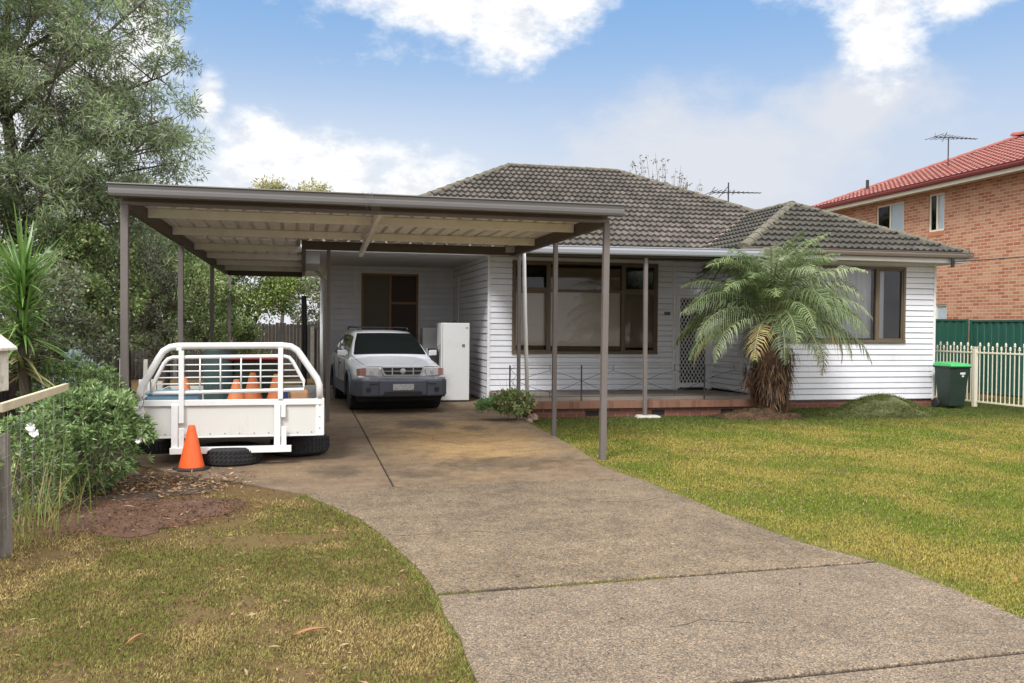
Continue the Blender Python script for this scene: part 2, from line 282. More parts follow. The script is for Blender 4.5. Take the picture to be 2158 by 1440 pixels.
# ------------------------------------------------------------------ builders
def tag(o, label=None, cat=None, group=None, kind=None):
    if label: o['label'] = label
    if cat: o['category'] = cat
    if group: o['group'] = group
    if kind: o['kind'] = kind
    return o
def thing(name, loc, label, cat, group=None, rz=0):
    o = bpy.data.objects.new(name, None); COL.objects.link(o); o.empty_display_size = .2
    o.location = loc; o.rotation_euler = (0, 0, rz); return tag(o, label, cat, group)
class MB:
    """collects shapes in WORLD coordinates unless the parent is at the origin"""
    def __init__(s): s.v = []; s.f = []; s.uv = []; s.mi = []; s.cur = 0
    def face(s, pts, uv=None):
        i = len(s.v); s.v += [tuple(p) for p in pts]; s.f.append(tuple(range(i, i+len(pts)))); s.uv.append(uv); s.mi.append(s.cur)
    def mesh(s, vs, fs):
        i = len(s.v); s.v += [tuple(p) for p in vs]
        for f in fs: s.f.append(tuple(i+k for k in f)); s.uv.append(None); s.mi.append(s.cur)
    def box(s, x0, x1, y0, y1, z0, z1):
        s.mesh([(x0, y0, z0), (x1, y0, z0), (x1, y1, z0), (x0, y1, z0), (x0, y0, z1), (x1, y0, z1), (x1, y1, z1), (x0, y1, z1)],
               [(0, 3, 2, 1), (4, 5, 6, 7), (0, 1, 5, 4), (1, 2, 6, 5), (2, 3, 7, 6), (3, 0, 4, 7)])
    def bar(s, p, q, w, h=None, up=(0, 0, 1)):
        h = h or w; p = Vector(p); q = Vector(q); d = (q-p).normalized(); up = Vector(up)
        if abs(d.dot(up)) > .98: up = Vector((0, 1, 0))
        a = d.cross(up).normalized()*(w/2); b = a.cross(d).normalized()*(h/2)
        vs = [e+sx*a+sy*b for e in (p, q) for sx, sy in ((-1, -1), (1, -1), (1, 1), (-1, 1))]
        s.mesh(vs, [(0, 1, 2, 3), (7, 6, 5, 4), (0, 4, 5, 1), (1, 5, 6, 2), (2, 6, 7, 3), (3, 7, 4, 0)])
    def tube(s, path, r, n=8, cap=True):
        P = [Vector(p) for p in path]; R = r if isinstance(r, (list, tuple)) else [r]*len(P)
        vs = []; prev = None
        for i, p in enumerate(P):
            d = (P[min(i+1, len(P)-1)]-P[max(i-1, 0)]).normalized()
            if prev is None: a = d.orthogonal().normalized()
            else: a = (prev-d*prev.dot(d)).normalized()
            prev = a; b = d.cross(a)
            vs += [p+R[i]*(math.cos(2*PI*k/n)*a+math.sin(2*PI*k/n)*b) for k in range(n)]
        fs = [(i*n+k, i*n+(k+1) % n, (i+1)*n+(k+1) % n, (i+1)*n+k) for i in range(len(P)-1) for k in range(n)]
        if cap: fs += [tuple(range(n))[::-1], tuple((len(P)-1)*n+k for k in range(n))]
        s.mesh(vs, fs)
    def lathe(s, prof, c, n=24, axis='Z'):
        vs = []; fs = []
        for r, z in prof:
            for k in range(n):
                a = 2*PI*k/n; x, y = r*math.cos(a), r*math.sin(a)
                vs.append((c[0]+x, c[1]+y, c[2]+z) if axis == 'Z' else ((c[0]+z, c[1]+x, c[2]+y) if axis == 'X' else (c[0]+x, c[1]+z, c[2]+y)))
        for i in range(len(prof)-1):
            for k in range(n): fs.append((i*n+k, i*n+(k+1) % n, (i+1)*n+(k+1) % n, (i+1)*n+k))
        fs += [tuple(range(n))[::-1], tuple((len(prof)-1)*n+k for k in range(n))]
        s.mesh(vs, fs)
    def prism(s, poly, a, b, axis='Y'):
        """poly in the plane across the axis, from a to b"""
        def P(u, v, w): return (u, w, v) if axis == 'Y' else ((w, u, v) if axis == 'X' else (u, v, w))
        n = len(poly); vs = [P(u, v, a) for u, v in poly]+[P(u, v, b) for u, v in poly]
        s.mesh(vs, [tuple(range(n)), tuple(range(n, 2*n))[::-1]]+[(k, k+n, (k+1) % n+n, (k+1) % n) for k in range(n)])
    def build(s, name, m, parent=None, smooth=False, bevel=0, seg=2, label=None, recalc=True):
        me = bpy.data.meshes.new(name)
        off = Vector((0, 0, 0)); R = None
        if parent is not None:
            q = parent; Mx = Matrix.Identity(4)
            while q is not None:
                if q.type == 'EMPTY': Mx = (Matrix.Translation(q.location) @ q.rotation_euler.to_matrix().to_4x4()) @ Mx
                q = q.parent
            inv = Mx.inverted(); vv = [tuple(inv @ Vector(p)) for p in s.v]
        else: vv = s.v
        me.from_pydata(vv, [], s.f)
        ms = m if isinstance(m, (list, tuple)) else [m]
        for x in ms: me.materials.append(MT[x] if isinstance(x, str) else x)
        me.polygons.foreach_set('material_index', s.mi)
        if any(u is not None for u in s.uv):
            ul = me.uv_layers.new(name='UVMap').data; k = 0
            for f, u in zip(s.f, s.uv):
                for j in range(len(f)):
                    if u is not None: ul[k].uv = u[j]
                    k += 1
        elif recalc:
            import bmesh
            bm = bmesh.new(); bm.from_mesh(me); bmesh.ops.recalc_face_normals(bm, faces=bm.faces); bm.to_mesh(me); bm.free()
        if smooth: me.polygons.foreach_set('use_smooth', [True]*len(me.polygons))
        o = bpy.data.objects.new(name, me); COL.objects.link(o)
        if parent is not None: o.parent = parent
        if bevel:
            md = o.modifiers.new('b', 'BEVEL'); md.width = bevel; md.segments = seg; md.limit_method = 'ANGLE'; md.angle_limit = rad(40)
        if label: o['label'] = label
        return o
def copy_tree(o, parent=None):
    c = o.copy(); COL.objects.link(c); c.parent = parent
    for ch in list(o.children): copy_tree(ch, c)
    return c
def bx(*a):
    m = MB(); m.box(*a); return m

def colmesh(name, verts, quads, cols, m, parent=None, smooth=False, nper=4):
    """numpy mesh: verts (N,3), quads (M,4), cols (M,3) one colour per face"""
    me = bpy.data.meshes.new(name); nv, nq = len(verts), len(quads)
    if parent is not None and parent.type == 'EMPTY':
        verts = verts-np.array(parent.location)
    me.vertices.add(nv); me.vertices.foreach_set('co', verts.astype(np.float32).ravel())
    me.loops.add(nq*nper); me.loops.foreach_set('vertex_index', quads.astype(np.int32).ravel())
    me.polygons.add(nq); me.polygons.foreach_set('loop_start', np.arange(0, nq*nper, nper, dtype=np.int32)); me.polygons.foreach_set('loop_total', np.full(nq, nper, dtype=np.int32))
    me.update(calc_edges=True)
    at = me.color_attributes.new('Col', 'FLOAT_COLOR', 'CORNER')
    c4 = np.ones((nq*nper, 4), np.float32); c4[:, :3] = np.repeat(cols, nper, axis=0); at.data.foreach_set('color', c4.ravel())
    me.materials.append(MT[m]); me.validate()
    o = bpy.data.objects.new(name, me); COL.objects.link(o)
    if parent is not None: o.parent = parent
    return o
def nrm(a): return a/np.maximum(np.linalg.norm(a, axis=1, keepdims=True), 1e-9)
def leafquads(base, d, length, width, nr=None, droop=0.0):
    """diamond leaves: base points, unit directions, lengths, widths"""
    n = len(base); length = np.broadcast_to(length, n)[:, None]; width = np.broadcast_to(width, n)[:, None]
    if nr is None: nr = np.random.normal(size=(n, 3))
    side = nrm(np.cross(d, nr)); up = np.cross(side, d)
    mid = base+d*length*.45+up*length*.06; tip = base+d*length; tip[:, 2] -= (length*droop)[:, 0]
    v = np.stack([base, mid+side*width/2, tip, mid-side*width/2], 1).reshape(-1, 3)
    q = np.arange(n*4).reshape(-1, 4); return v, q
def palette(n, cols, w=None, jit=.18):
    c = np.array(cols)[np.random.choice(len(cols), n, p=w)]
    return c*np.random.uniform(1-jit, 1+jit, (n, 1))*np.random.uniform(1-jit*.4, 1+jit*.4, (n, 3))

# ------------------------------------------------------------------ ground
g = MB()
nx = 60
def gz(x, y): return 0.0
g.mesh([(-400, -60, 0), (400, -60, 0), (400, 900, 0), (-400, 900, 0)], [(0, 1, 2, 3)])
tag(g.build('ground', 'ground'), kind='structure')
def slab(name, poly, m, z=.022):
    b = MB(); n = len(poly)
    b.mesh([(x, y, z) for x, y in poly]+[(x, y, -.05) for x, y in poly], [tuple(range(n))]+[(k, k+n, (k+1) % n+n, (k+1) % n) for k in range(n)])
    o = b.build(name, m, bevel=.008); return tag(o, kind='structure')
def wob(pts, amp=.02, step=.25):
    out = []
    for (x0, y0), (x1, y1) in zip(pts[:-1], pts[1:]):
        k = max(1, int(math.hypot(x1-x0, y1-y0)/step))
        for i in range(k):
            t = i/k; out.append((x0+(x1-x0)*t+random.uniform(-amp, amp), y0+(y1-y0)*t+random.uniform(-amp, amp)))
    return out+[pts[-1]]
# slab outlines run anticlockwise: left edge down, right edge up
tag(slab('driveway', wob([(.76, 3.52), (.75, 1.5)])+wob([(3.87, 1.5), (3.86, 3.585)]), 'concA'))
slab('driveway', wob([(.77, 5.09), (.775, 4.38), (.755, 3.55)])+wob([(3.86, 3.605), (3.867, 4.6), (3.815, 5.195)]), 'concA')
slab('driveway', wob([(-.01, 8.40), (.05, 8.32), (.457, 7.198), (.682, 6.096), (.772, 5.13)])+wob([(3.813, 5.225), (3.62, 5.78), (3.52, 6.6), (3.475, 7.515), (3.416, 8.66)])+[(.866, 8.585)], 'concB')
slab('driveway', [(.885, 17), (.880, 12), (.872, 8.60)]+wob([(3.40, 8.675), (3.33, 9.49), (3.44, 10.6), (3.56, 12.23), (3.60, 14.0), (3.62, 14.6)])+[(3.735, 14.62), (3.735, 22.29), (.885, 22.29)], 'concC')
slab('driveway', [(-2.0, 22.29), (-2.05, 11), (-1.75, 10.4), (-1.2, 9.67), (-.64, 9.15), (-.02, 8.415), (.855, 8.60), (.862, 12), (.868, 22.29)], 'concD')

jb = MB()
for (xa, ya, xb, yb, w_) in ((.72, 5.11, 3.86, 5.21, .075), (.72, 3.535, 3.87, 3.595, .06), (-.02, 8.405, .87, 8.595, .05), (.86, 8.595, 3.42, 8.67, .04), (.874, 8.6, .876, 22, .05)):
    jb.bar((xa, ya, .002), (xb, yb, .002), w_, .012)
tag(jb.build('joint_soil', mat('dark_joint_soil', (.022, .018, .014), .95, .3, 8)), kind='structure')
for pts_ in ([(.62, 6.62), (.85, 6.58), (1.15, 6.62), (1.4, 6.55)], [(1.5, 13.0), (1.8, 12.5), (1.75, 12.0), (2.1, 11.4)], [(3.3, 7.6), (2.9, 7.45), (2.6, 7.5)], [(1.9, 4.3), (2.1, 4.35), (2.35, 4.25)]):
    cb_ = MB(); P_ = wob(pts_, .02, .08)
    for (xa, ya), (xb, yb) in zip(P_[:-1], P_[1:]): cb_.bar((xa, ya, .0225), (xb, yb, .0225), random.uniform(.002, .005), .0025)
    tag(cb_.build('crack', bpy.data.materials['dark_joint_soil']), kind='structure')
# ------------------------------------------------------------------ house
HX0, HX1, WX = 3.74, 12.88, 8.80      # alcove side wall, right wall, wing left wall
YF, YW, YA = 17.9, 15.9, 22.3         # front wall, wing front wall, alcove back wall
house = thing('weatherboard_house', (8, 20, 0), 'single storey white weatherboard house with dark tiled hip roof, behind the lawn', 'house')
def siding(mb, P, n, u0, u1, z0, z1, pitch=.12, holes=(), proud=.014):
    """P(u,z,out) -> point ; lapped boards with rectangular holes (u0,u1,z0,z1)"""
    k = 0; z = z0
    while z < z1-1e-4:
        zt = min(z+pitch, z1); pr = proud if k % 2 == 0 else proud*.6
        cuts = sorted({z, zt} | {h for H in holes for h in (H[2], H[3]) if z < h < zt})
        for a, b in zip(cuts[:-1], cuts[1:]):
            segs = [(u0, u1)]
            for H in holes:
                if H[2] < (a+b)/2 < H[3]:
                    ns = []
                    for s0, s1 in segs:
                        if H[0] > s0: ns.append((s0, min(s1, H[0])))
                        if H[1] < s1: ns.append((max(s0, H[1]), s1))
                    segs = [q for q in ns if q[1]-q[0] > 1e-4]
            oa = .004+pr*(1-(a-z)/pitch); ob = .004+pr*(1-(b-z)/pitch)
            for s0, s1 in segs:
                if a == z and b-a > .03:
                    gh = pitch*(.17 if k % 2 == 0 else .12); gd = -.04
                    mb.face([P(s0, a, gd), P(s1, a, gd), P(s1, a+gh, gd), P(s0, a+gh, gd)])
                    mb.face([P(s0, a, .004), P(s1, a, .004), P(s1, a, gd), P(s0, a, gd)])
                    mb.face([P(s0, a+gh, gd), P(s1, a+gh, gd), P(s1, a+gh, oa), P(s0, a+gh, oa)])
                    mb.face([P(s0, a+gh, oa), P(s1, a+gh, oa), P(s1, b, ob), P(s0, b, ob)])
                else: mb.face([P(s0, a, oa), P(s1, a, oa), P(s1, b, ob), P(s0, b, ob)])
        z = zt; k += 1
WIN1 = (4.24, 7.50, 1.02, 2.985)
DOOR = (7.93, 8.74, .24, 2.36)
WIN2 = (9.30, 12.17, 1.33, 2.90)
WIN3 = (1.40, 2.83, 1.10, 2.90)
b = MB(); siding(b, lambda u, z, o: (u, YF-o, z), None, HX0, WX, .24, 3.08, .117, [WIN1, DOOR])
siding(b, lambda u, z, o: (u, YF-o, z), None, HX0, 3.80, .04, .24, .117)
b.build('wall', 'siding', house, recalc=False)
b = MB(); siding(b, lambda u, z, o: (HX0-o, u, z), None, YF, YA, .03, 3.08, .14, []); b.build('wall', 'siding', house, recalc=False)
b = MB(); siding(b, lambda u, z, o: (u, YA-o, z), None, .57, HX0, .03, 3.08, .14, [WIN3]); b.build('wall', 'siding', house, recalc=False)
b = MB(); siding(b, lambda u, z, o: (WX-o, u, z), None, YW, YF, .28, 3.0, .12, []); b.build('wall', 'siding', house, recalc=False)
b = MB(); siding(b, lambda u, z, o: (u, YW-o, z), None, WX, HX1, .15, 3.0, .115, [WIN2], .016); b.build('wall', 'siding', house, recalc=False)
b = MB(); siding(b, lambda u, z, o: (HX1+o, u, z), None, YW, 27.4, .15, 3.0, .115)
siding(b, lambda u, z, o: (.57-o, u, z), None, YA, 27.4, .03, 3.08, .14)
b.face([(.57, 27.4, 0), (HX1, 27.4, 0), (HX1, 27.4, 3), (.57, 27.4, 3)]); b.build('wall', 'siding', house, recalc=False)
# corner trims
class Multi2:
    def __init__(s): s.l = []
    def bar(s, *a, **k): m_ = MB(); m_.bar(*a, **k); s.l.append(m_)
    def build(s, *a, **k): return [m.build(*a, **k) for m in s.l]
class Multi:
    def __init__(s): s.l = []
    def box(s, *a): s.l.append(bx(*a))
    def build(s, *a, **k): return [m.build(*a, **k) for m in s.l]
b = Multi()
b.box(HX0-.022, HX0+.035, YF-.022, YF+.02, .04, 3.07); b.box(HX1-.03, HX1+.022, YW-.024, YW+.03, .14, 2.99); b.box(WX-.022, WX+.03, YW-.022, YW+.02, .14, 2.99)
b.box(.545, .60, YA-.02, YA+.02, .03, 3.07); b.box(7.86, 7.915, YF-.024, YF+.0, .24, 3.04); b.box(3.68, 3.725, YA-.03, YA-.018, .03, 3.05); b.box(1.21, 1.25, YA-.026, YA-.0, .03, 3.05)
b.build('corner_trim', 'trim', house, bevel=.003)
# brick base
def brickbox(mb, x0, x1, y0, y1, z0, z1):
    def q(p, us): mb.face(p, us)
    q([(x0, y0, z0), (x1, y0, z0), (x1, y0, z1), (x0, y0, z1)], [(x0, z0), (x1, z0), (x1, z1), (x0, z1)])
    q([(x1, y0, z0), (x1, y1, z0), (x1, y1, z1), (x1, y0, z1)], [(y0, z0), (y1, z0), (y1, z1), (y0, z1)])
    q([(x0, y1, z0), (x0, y0, z0), (x0, y0, z1), (x0, y1, z1)], [(y1, z0), (y0, z0), (y0, z1), (y1, z1)])
    q([(x1, y1, z0), (x0, y1, z0), (x0, y1, z1), (x1, y1, z1)], [(x1, z0), (x0, z0), (x0, z1), (x1, z1)])
    q([(x0, y0, z1), (x1, y0, z1), (x1, y1, z1), (x0, y1, z1)], [(x0, y0), (x1, y0), (x1, y1), (x0, y1)])
b = MB(); brickbox(b, WX+.02, HX1-.02, YW+.02, 27.3, -.05, .15); b.build('brick_base', 'redbrick', house)
# porch
b = MB(); brickbox(b, 3.90, WX+.0, 14.76, 17.85, -.05, .165); b.build('brick_base', 'redbrick', house)
b = MB(); brickbox(b, 3.86, WX+.0, 14.68, 14.88, .167, .292); b.build('porch_edge', 'soldier', house)
b = MB(); b.mesh([(3.76, 14.882, .165), (8.79, 14.882, .165), (8.79, 17.89, .165), (3.76, 17.89, .165), (3.76, 14.882, .287), (8.79, 14.882, .287), (8.79, 17.89, .235), (3.76, 17.89, .235)],
                  [(0, 3, 2, 1), (4, 5, 6, 7), (0, 1, 5, 4), (1, 2, 6, 5), (2, 3, 7, 6), (3, 0, 4, 7)]); b.build('porch_floor', 'porchfloor', house)
b = Multi()
for x in (4.85, 6.1, 7.45): b.box(x, x+.24, 14.752, 14.77, .03, .12)
b.build('vent', 'dark', house)
# interior dark boxes
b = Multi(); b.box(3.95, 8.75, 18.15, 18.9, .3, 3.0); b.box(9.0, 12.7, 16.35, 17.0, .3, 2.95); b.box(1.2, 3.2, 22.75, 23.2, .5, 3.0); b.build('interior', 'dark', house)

def window(par, x0, x1, z0, z1, y, mull, trans, fm='bronze', fw_=.055, depth=.07, panes=True, name='window'):
    """rectangular window in a wall facing -Y; mull = x positions, trans = list of (x0,x1,z)"""
    f = MB()
    f.box(x0, x1, y-.03, y+depth, z1-fw_, z1); f.box(x0, x1, y-.045, y+depth, z0, z0+fw_)
    f.box(x0, x0+fw_, y-.03, y+depth, z0+fw_, z1-fw_); f.box(x1-fw_, x1, y-.03, y+depth, z0+fw_, z1-fw_)
    w = f.build(name, fm, par, bevel=.004)
    f = Multi()
    for m in mull: f.box(m-.03, m+.03, y-.022, y+depth-.01, z0+fw_, z1-fw_)
    for a, c, z in trans: f.box(a, c, y-.018, y+depth-.012, z-.028, z+.028)
    if f.l: f.build('mullion', fm, w, bevel=.003)
    if panes:
        for a, c, p, q in panes: bx(a, c, y+.018, y+.024, p, q).build('pane', 'glass', w)
    return w
x0, x1, z0, z1 = WIN1; m1, m2, zt = 5.05, 6.70, 2.365
def sash(w, a, c, p, q, y, t=.03, m='bronze'):
    f = MB(); f.box(a, c, y-.012, y+.03, p, p+t); f.box(a, c, y-.012, y+.03, q-t, q); f.box(a, a+t, y-.012, y+.03, p+t, q-t); f.box(c-t, c, y-.012, y+.03, p+t, q-t); f.build('sash', m, w, bevel=.002)
w1 = window(house, *WIN1, YF, [m1, m2], [(x0+.055, m1-.03, zt), (m1+.03, m2-.03, zt), (m2+.03, x1-.055, zt)],
            panes=[(x0+.05, m1-.02, z0+.05, zt-.02), (m1+.02, m2-.02, z0+.05, zt-.02), (m2+.02, x1-.05, z0+.05, zt-.02), (x0+.05, m1-.02, zt+.02, z1-.05), (m1+.02, m2-.02, zt+.02, z1-.05), (m2+.02, x1-.05, zt+.02, z1-.05)])
for a, c in ((x0+.056, m1-.031), (m2+.031, x1-.056)):
    sash(w1, a, c, z0+.056, zt-.03, YF); sash(w1, a, c, zt+.03, z1-.056, YF)
w1['label'] = 'wide bronze window with pale blinds drawn, beside the front door'
b = MB(); b.box(m1+.02, m2-.03, YF+.09, YF+.096, 1.19, 2.37); b.box(x0+.06, m1-.03, YF+.10, YF+.106, 1.20, 2.37); b.build('blind', 'blind', w1)
b = MB(); b.box(m1+.02, m2-.03, YF+.08, YF+.087, 2.37, 2.86); b.box(m2+.03, x1-.06, YF+.10, YF+.106, 1.16, 2.36); b.build('blind', 'blind2', w1)
x0, x1, z0, z1 = WIN2; ma, mb_ = 10.06, 11.50
w2 = window(house, *WIN2, YW, [ma, mb_], [], panes=[(x0+.05, ma-.02, z0+.05, z1-.05), (ma+.02, mb_-.02, z0+.05, z1-.05), (mb_+.02, x1-.05, z0+.05, z1-.05)])
sash(w2, mb_+.031, x1-.056, z0+.056, z1-.056, YW)
w2['label'] = 'wide bronze window with lace curtains, behind the palm'
def curtain(par, x0, x1, y, z0, z1, m, amp=.02, wl=.12):
    b = MB(); n = int((x1-x0)/.02); xs = np.linspace(x0, x1, n)
    ys = y+amp*np.sin(xs/wl*2*PI)+amp*.4*np.sin(xs/wl*2*PI*.37+1)
    b.mesh([(x, yy, z) for x, yy in zip(xs, ys) for z in (z0, z1)], [(2*i, 2*i+2, 2*i+3, 2*i+1) for i in range(n-1)])
    return b.build('curtain', m, par, smooth=True)
curtain(w2, 9.36, 11.46, YW+.14, 1.42, 2.86, 'lace'); curtain(w2, 11.54, 11.78, YW+.14, 1.42, 2.86, 'lace')
x0, x1, z0, z1 = WIN3
w3 = window(house, *WIN3, YA, [2.12], [(2.15, x1-.05, 2.16)], 'timberframe', .05, panes=[])
bx(x0+.05, 2.09, YA+.018, YA+.024, z0+.05, z1-.05).build('pane', mat('olive_matte_pane', (.15, .135, .105), .75, .08, 2.5), w3)  # both panes: opaque matte sheets added in place of glass to remove reflections
bx(2.15, x1-.05, YA+.018, YA+.024, z0+.05, z1-.05).build('pane', mat('brown_matte_pane', (.075, .05, .042), .75, .10, 2.5), w3)
w3['label'] = 'window with orange timber frame, behind the parked wagon'
b = MB(); b.box(x0+.05, 2.09, YA+.04, YA+.045, 1.2, 2.86); b.build('blind', 'blind2', w3)
b = MB(); b.box(2.14, 2.80, YA+.05, YA+.055, 1.1, 2.86); b.build('blind', mat('brown_curtain', (.095, .055, .042), .9, .2, 6), w3)
# door
dr = thing_d = MB(); x0, x1, z0, z1 = DOOR
dr.box(x0, x0+.05, YF-.03, YF+.05, z0+.0, z1); dr.box(x1-.05, x1, YF-.03, YF+.05, z0, z1); dr.box(x0+.05, x1-.05, YF-.03, YF+.05, z1-.05, z1)
door = dr.build('door', 'trim', house, bevel=.004, label='white screen door with diamond lattice at the back of the porch')
b = MB(); b.box(x0+.055, x0+.10, YF-.022, YF+.01, z0+.03, z1-.055); b.box(x1-.10, x1-.055, YF-.022, YF+.01, z0+.03, z1-.055)
b.box(x0+.10, x1-.10, YF-.022, YF+.01, z1-.105, z1-.055); b.box(x0+.10, x1-.10, YF-.022, YF+.01, z0+.055, z0+.15)
b.build('screen_frame', 'trim', door, bevel=.003)
b = MB(); bx0, bx1, bz0, bz1 = x0+.10, x1-.10, z0+.15, z1-.105; sp = .085
k = bx0-(bz1-bz0)*.6
while k < bx1:
    for sgn in (1, -1):
        pts = []
        for t in np.linspace(0, 1, 2):
            pass
        # line x = k + .6*(z-bz0)  (or mirrored), clipped to the opening
        za, zb = bz0, bz1
        xa, xb = k, k+.6*(bz1-bz0)
        if xa < bx0: za = bz0+(bx0-k)/.6; xa = bx0
        if xb > bx1: zb = bz0+(bx1-k)/.6; xb = bx1
        if zb-za > .01:
            if sgn < 0: xa, xb = bx0+bx1-xa, bx0+bx1-xb
            b.bar((xa, YF-.008-.004*sgn, za), (xb, YF-.008-.004*sgn, zb), .014, .006, up=(0, 1, 0))
    k += sp
b.build('lattice', 'trim', door)
bx(x0+.05, x1-.05, YF+.03, YF+.045, z0, z1-.05).build('door_leaf', mat('grey_flyscreen', (.06, .062, .068), .8, .1, 5), door)
bx(x0+.05, x1-.05, YF-.02, YF+.0, z0-.0, z0+.028).build('under_door_gap', 'dark', door)  # dark strip standing for the shaded gap below the screen door
b = MB(); b.box(x0+.012, x0+.032, YF-.06, YF-.03, 1.22, 1.34); b.build('handle', 'iron', door)
# house number (two dark plates) and wall light
b = MB(); b.box(7.655, 7.71, YF-.04, YF-.022, 1.875, 1.945); b.box(7.73, 7.785, YF-.04, YF-.022, 1.875, 1.945); b.box(7.709, 7.731, YF-.036, YF-.022, 1.90, 1.92)
hn = b.build('house_number', 'iron', house)
b = MB()
for xx in (7.6825, 7.7575): bx(xx-.006, xx+.006, YF-.044, YF-.0405, 1.888, 1.93).build('digit', 'trim', hn)
b = MB(); b.lathe([(.02, 0), (.07, .02), (.085, .08), (.05, .13)], (8.58, YF-.12, 2.84), 16); b.bar((8.58, YF-.01, 2.9), (8.58, YF-.1, 2.9), .03); wl = b.build('wall_light', 'iron', house, smooth=True)
bx(8.16, 8.50, YF-.05, YF-.02, 2.77, 2.795).build('batten', 'trim', house)
bx(3.70, 3.722, 21.35, 21.52, 1.0, 2.80).build('wall_batten', 'trim', house)

# roof tiles
def tileplane(mb, O, ud, vd, umin, umax, vmax, roll=.15, course=.32, h=.042, step=.055, tile=.30):
    O, ud, vd = Vector(O), Vector(ud), Vector(vd); nn = ud.cross(vd).normalized()
    if nn.z < 0: nn = -nn
    nc = int(math.ceil(vmax/course)); du = roll/5
    for c in range(nc):
        va, vb = c*course, min((c+1)*course+.0, vmax)
        a0, a1, b0, b1 = umin(va), umax(va), umin(vb), umax(vb)
        lo, hi = min(a0, b0), max(a1, b1); n0, n1 = int(math.floor(lo/du)), int(math.ceil(hi/du))
        rows = []
        for (v, l, r_, base) in ((va, a0, a1, -.004), (va, a0, a1, step), (vb, b0, b1, .0)):
            row = []
            for i in range(n0, n1+1):
                u = min(max(i*du, l), r_)
                p = (u/roll) % 1.0; hh = h*(math.cos(2*PI*p)*.5+.5)**1.6
                row.append(O+ud*u+vd*v+nn*(hh+base if base >= 0 else base))
            rows.append(row)
        for k in (0, 1):
            A, B = rows[k], rows[k+1]
            for i in range(len(A)-1):
                if (A[i]-A[i+1]).length < 1e-5 and (B[i]-B[i+1]).length < 1e-5: continue
                uu_ = (n0+i)*du/tile; vq = c+.1 if k == 0 else c+.1
                mb.face([A[i], A[i+1], B[i+1], B[i]], [(uu_+.001, vq), (uu_+du/tile*.9, vq), (uu_+du/tile*.9, vq+.7), (uu_+.001, vq+.7)])
def caps(mb, p, q, r=.115, L_=.40):
    p, q = Vector(p), Vector(q); d = q-p; n = max(1, int(d.length/L_)); d.normalize(); L2 = (q-p).length/n
    s = d.cross(Vector((0, 0, 1))).normalized(); up = s.cross(d)
    for i in range(n):
        a = p+d*(i*L2)-d*.03; e = p+d*((i+1)*L2)
        vs = []
        for c, rr_ in ((a, r*1.08), (e, r*.93)):
            for k in range(7):
                t = PI*k/6; vs.append(c+s*math.cos(t)*rr_+up*(math.sin(t)*rr_*.75-.03))
        fs = [(k, k+1, k+8, k+7) for k in range(6)]+[tuple(range(7))]+[tuple(range(7, 14))]
        mb.mesh(vs, fs)
EZ = 3.15; sl = (5.83-EZ)/(22.64-17.30); RY = 22.64; XL, XR = -.1, 13.6; RXL, RXR = 5.24, 8.26
run = RY-17.30; vl = math.hypot(run, 5.83-EZ)
vd = (0, run/vl, (5.83-EZ)/vl)
b = MB(); tileplane(b, (0, 17.30, EZ), (1, 0, 0), vd, lambda v: XL+(RXL-XL)*v/vl, lambda v: XR+(RXR-XR)*v/vl, vl)
tileplane(b, (0, 27.98, EZ), (1, 0, 0), (0, -vd[1], vd[2]), lambda v: XL+(RXL-XL)*v/vl, lambda v: XR+(RXR-XR)*v/vl, vl, roll=.3)
vs_ = math.hypot(RXL-XL, 5.83-EZ)
tileplane(b, (XL, 0, EZ), (0, 1, 0), ((RXL-XL)/vs_, 0, (5.83-EZ)/vs_), lambda v: 17.30+run*v/vs_, lambda v: 27.98-run*v/vs_, vs_, roll=.3)
tileplane(b, (XR, 0, EZ), (0, 1, 0), (-(XR-RXR)/vs_, 0, (5.83-EZ)/vs_), lambda v: 17.30+run*v/vs_, lambda v: 27.98-run*v/vs_, vs_, roll=.3)
roof = b.build('roof', 'tile', house)
b = MB(); z_ = 5.85
caps(b, (RXL, RY, z_), (RXR, RY, z_)); caps(b, (XL, 17.3, EZ+.03), (RXL, RY, z_)); caps(b, (XR, 17.3, EZ+.03), (RXR, RY, z_)); caps(b, (XL, 27.98, EZ+.03), (RXL, RY, z_)); caps(b, (XR, 27.98, EZ+.03), (RXR, RY, z_))
b.build('ridge_cap', 'cap', roof, smooth=False)
# wing roof
WZ = 3.16; wx0, wx1, wy0 = 8.18, 13.20, 15.35; px_ = (wx0+wx1)/2; hr = (wx1-wx0)/2; pz = WZ+hr*.495; wl_ = math.hypot(hr, pz-WZ)
b = MB(); sv_ = (pz-WZ)/wl_; ch = hr/wl_
tileplane(b, (0, wy0, WZ), (1, 0, 0), (0, ch, sv_), lambda v: wx0+v*ch, lambda v: wx1-v*ch, wl_)
yv0 = 17.30; yv1 = 17.3+(pz-EZ)/sl
tileplane(b, (wx0, 0, WZ), (0, 1, 0), (ch, 0, sv_), lambda v: wy0+v*ch, lambda v: yv0+(yv1-yv0)*v/wl_+.05, wl_)
tileplane(b, (wx1, 0, WZ), (0, 1, 0), (-ch, 0, sv_), lambda v: wy0+v*ch, lambda v: yv0+(yv1-yv0)*v/wl_+.05, wl_)
wroof = b.build('wing_roof', 'tilewing', house)
b = MB(); caps(b, (px_, wy0+hr, pz+.02), (px_, yv1, pz+.02)); caps(b, (wx0, wy0, WZ+.03), (px_, wy0+hr, pz+.02)); caps(b, (wx1, wy0, WZ+.03), (px_, wy0+hr, pz+.02)); b.build('ridge_cap', 'cap', wroof)
b = MB(); 
vp0, vp1 = Vector((wx0+.02, yv0+.0, EZ+.06)), Vector((px_, yv1, pz+.045)); b.bar(vp0, vp1, .10, .012); b.build('valley_flashing', mat('pink_mortar', (.42, .30, .25), .8, .15, 5), wroof)
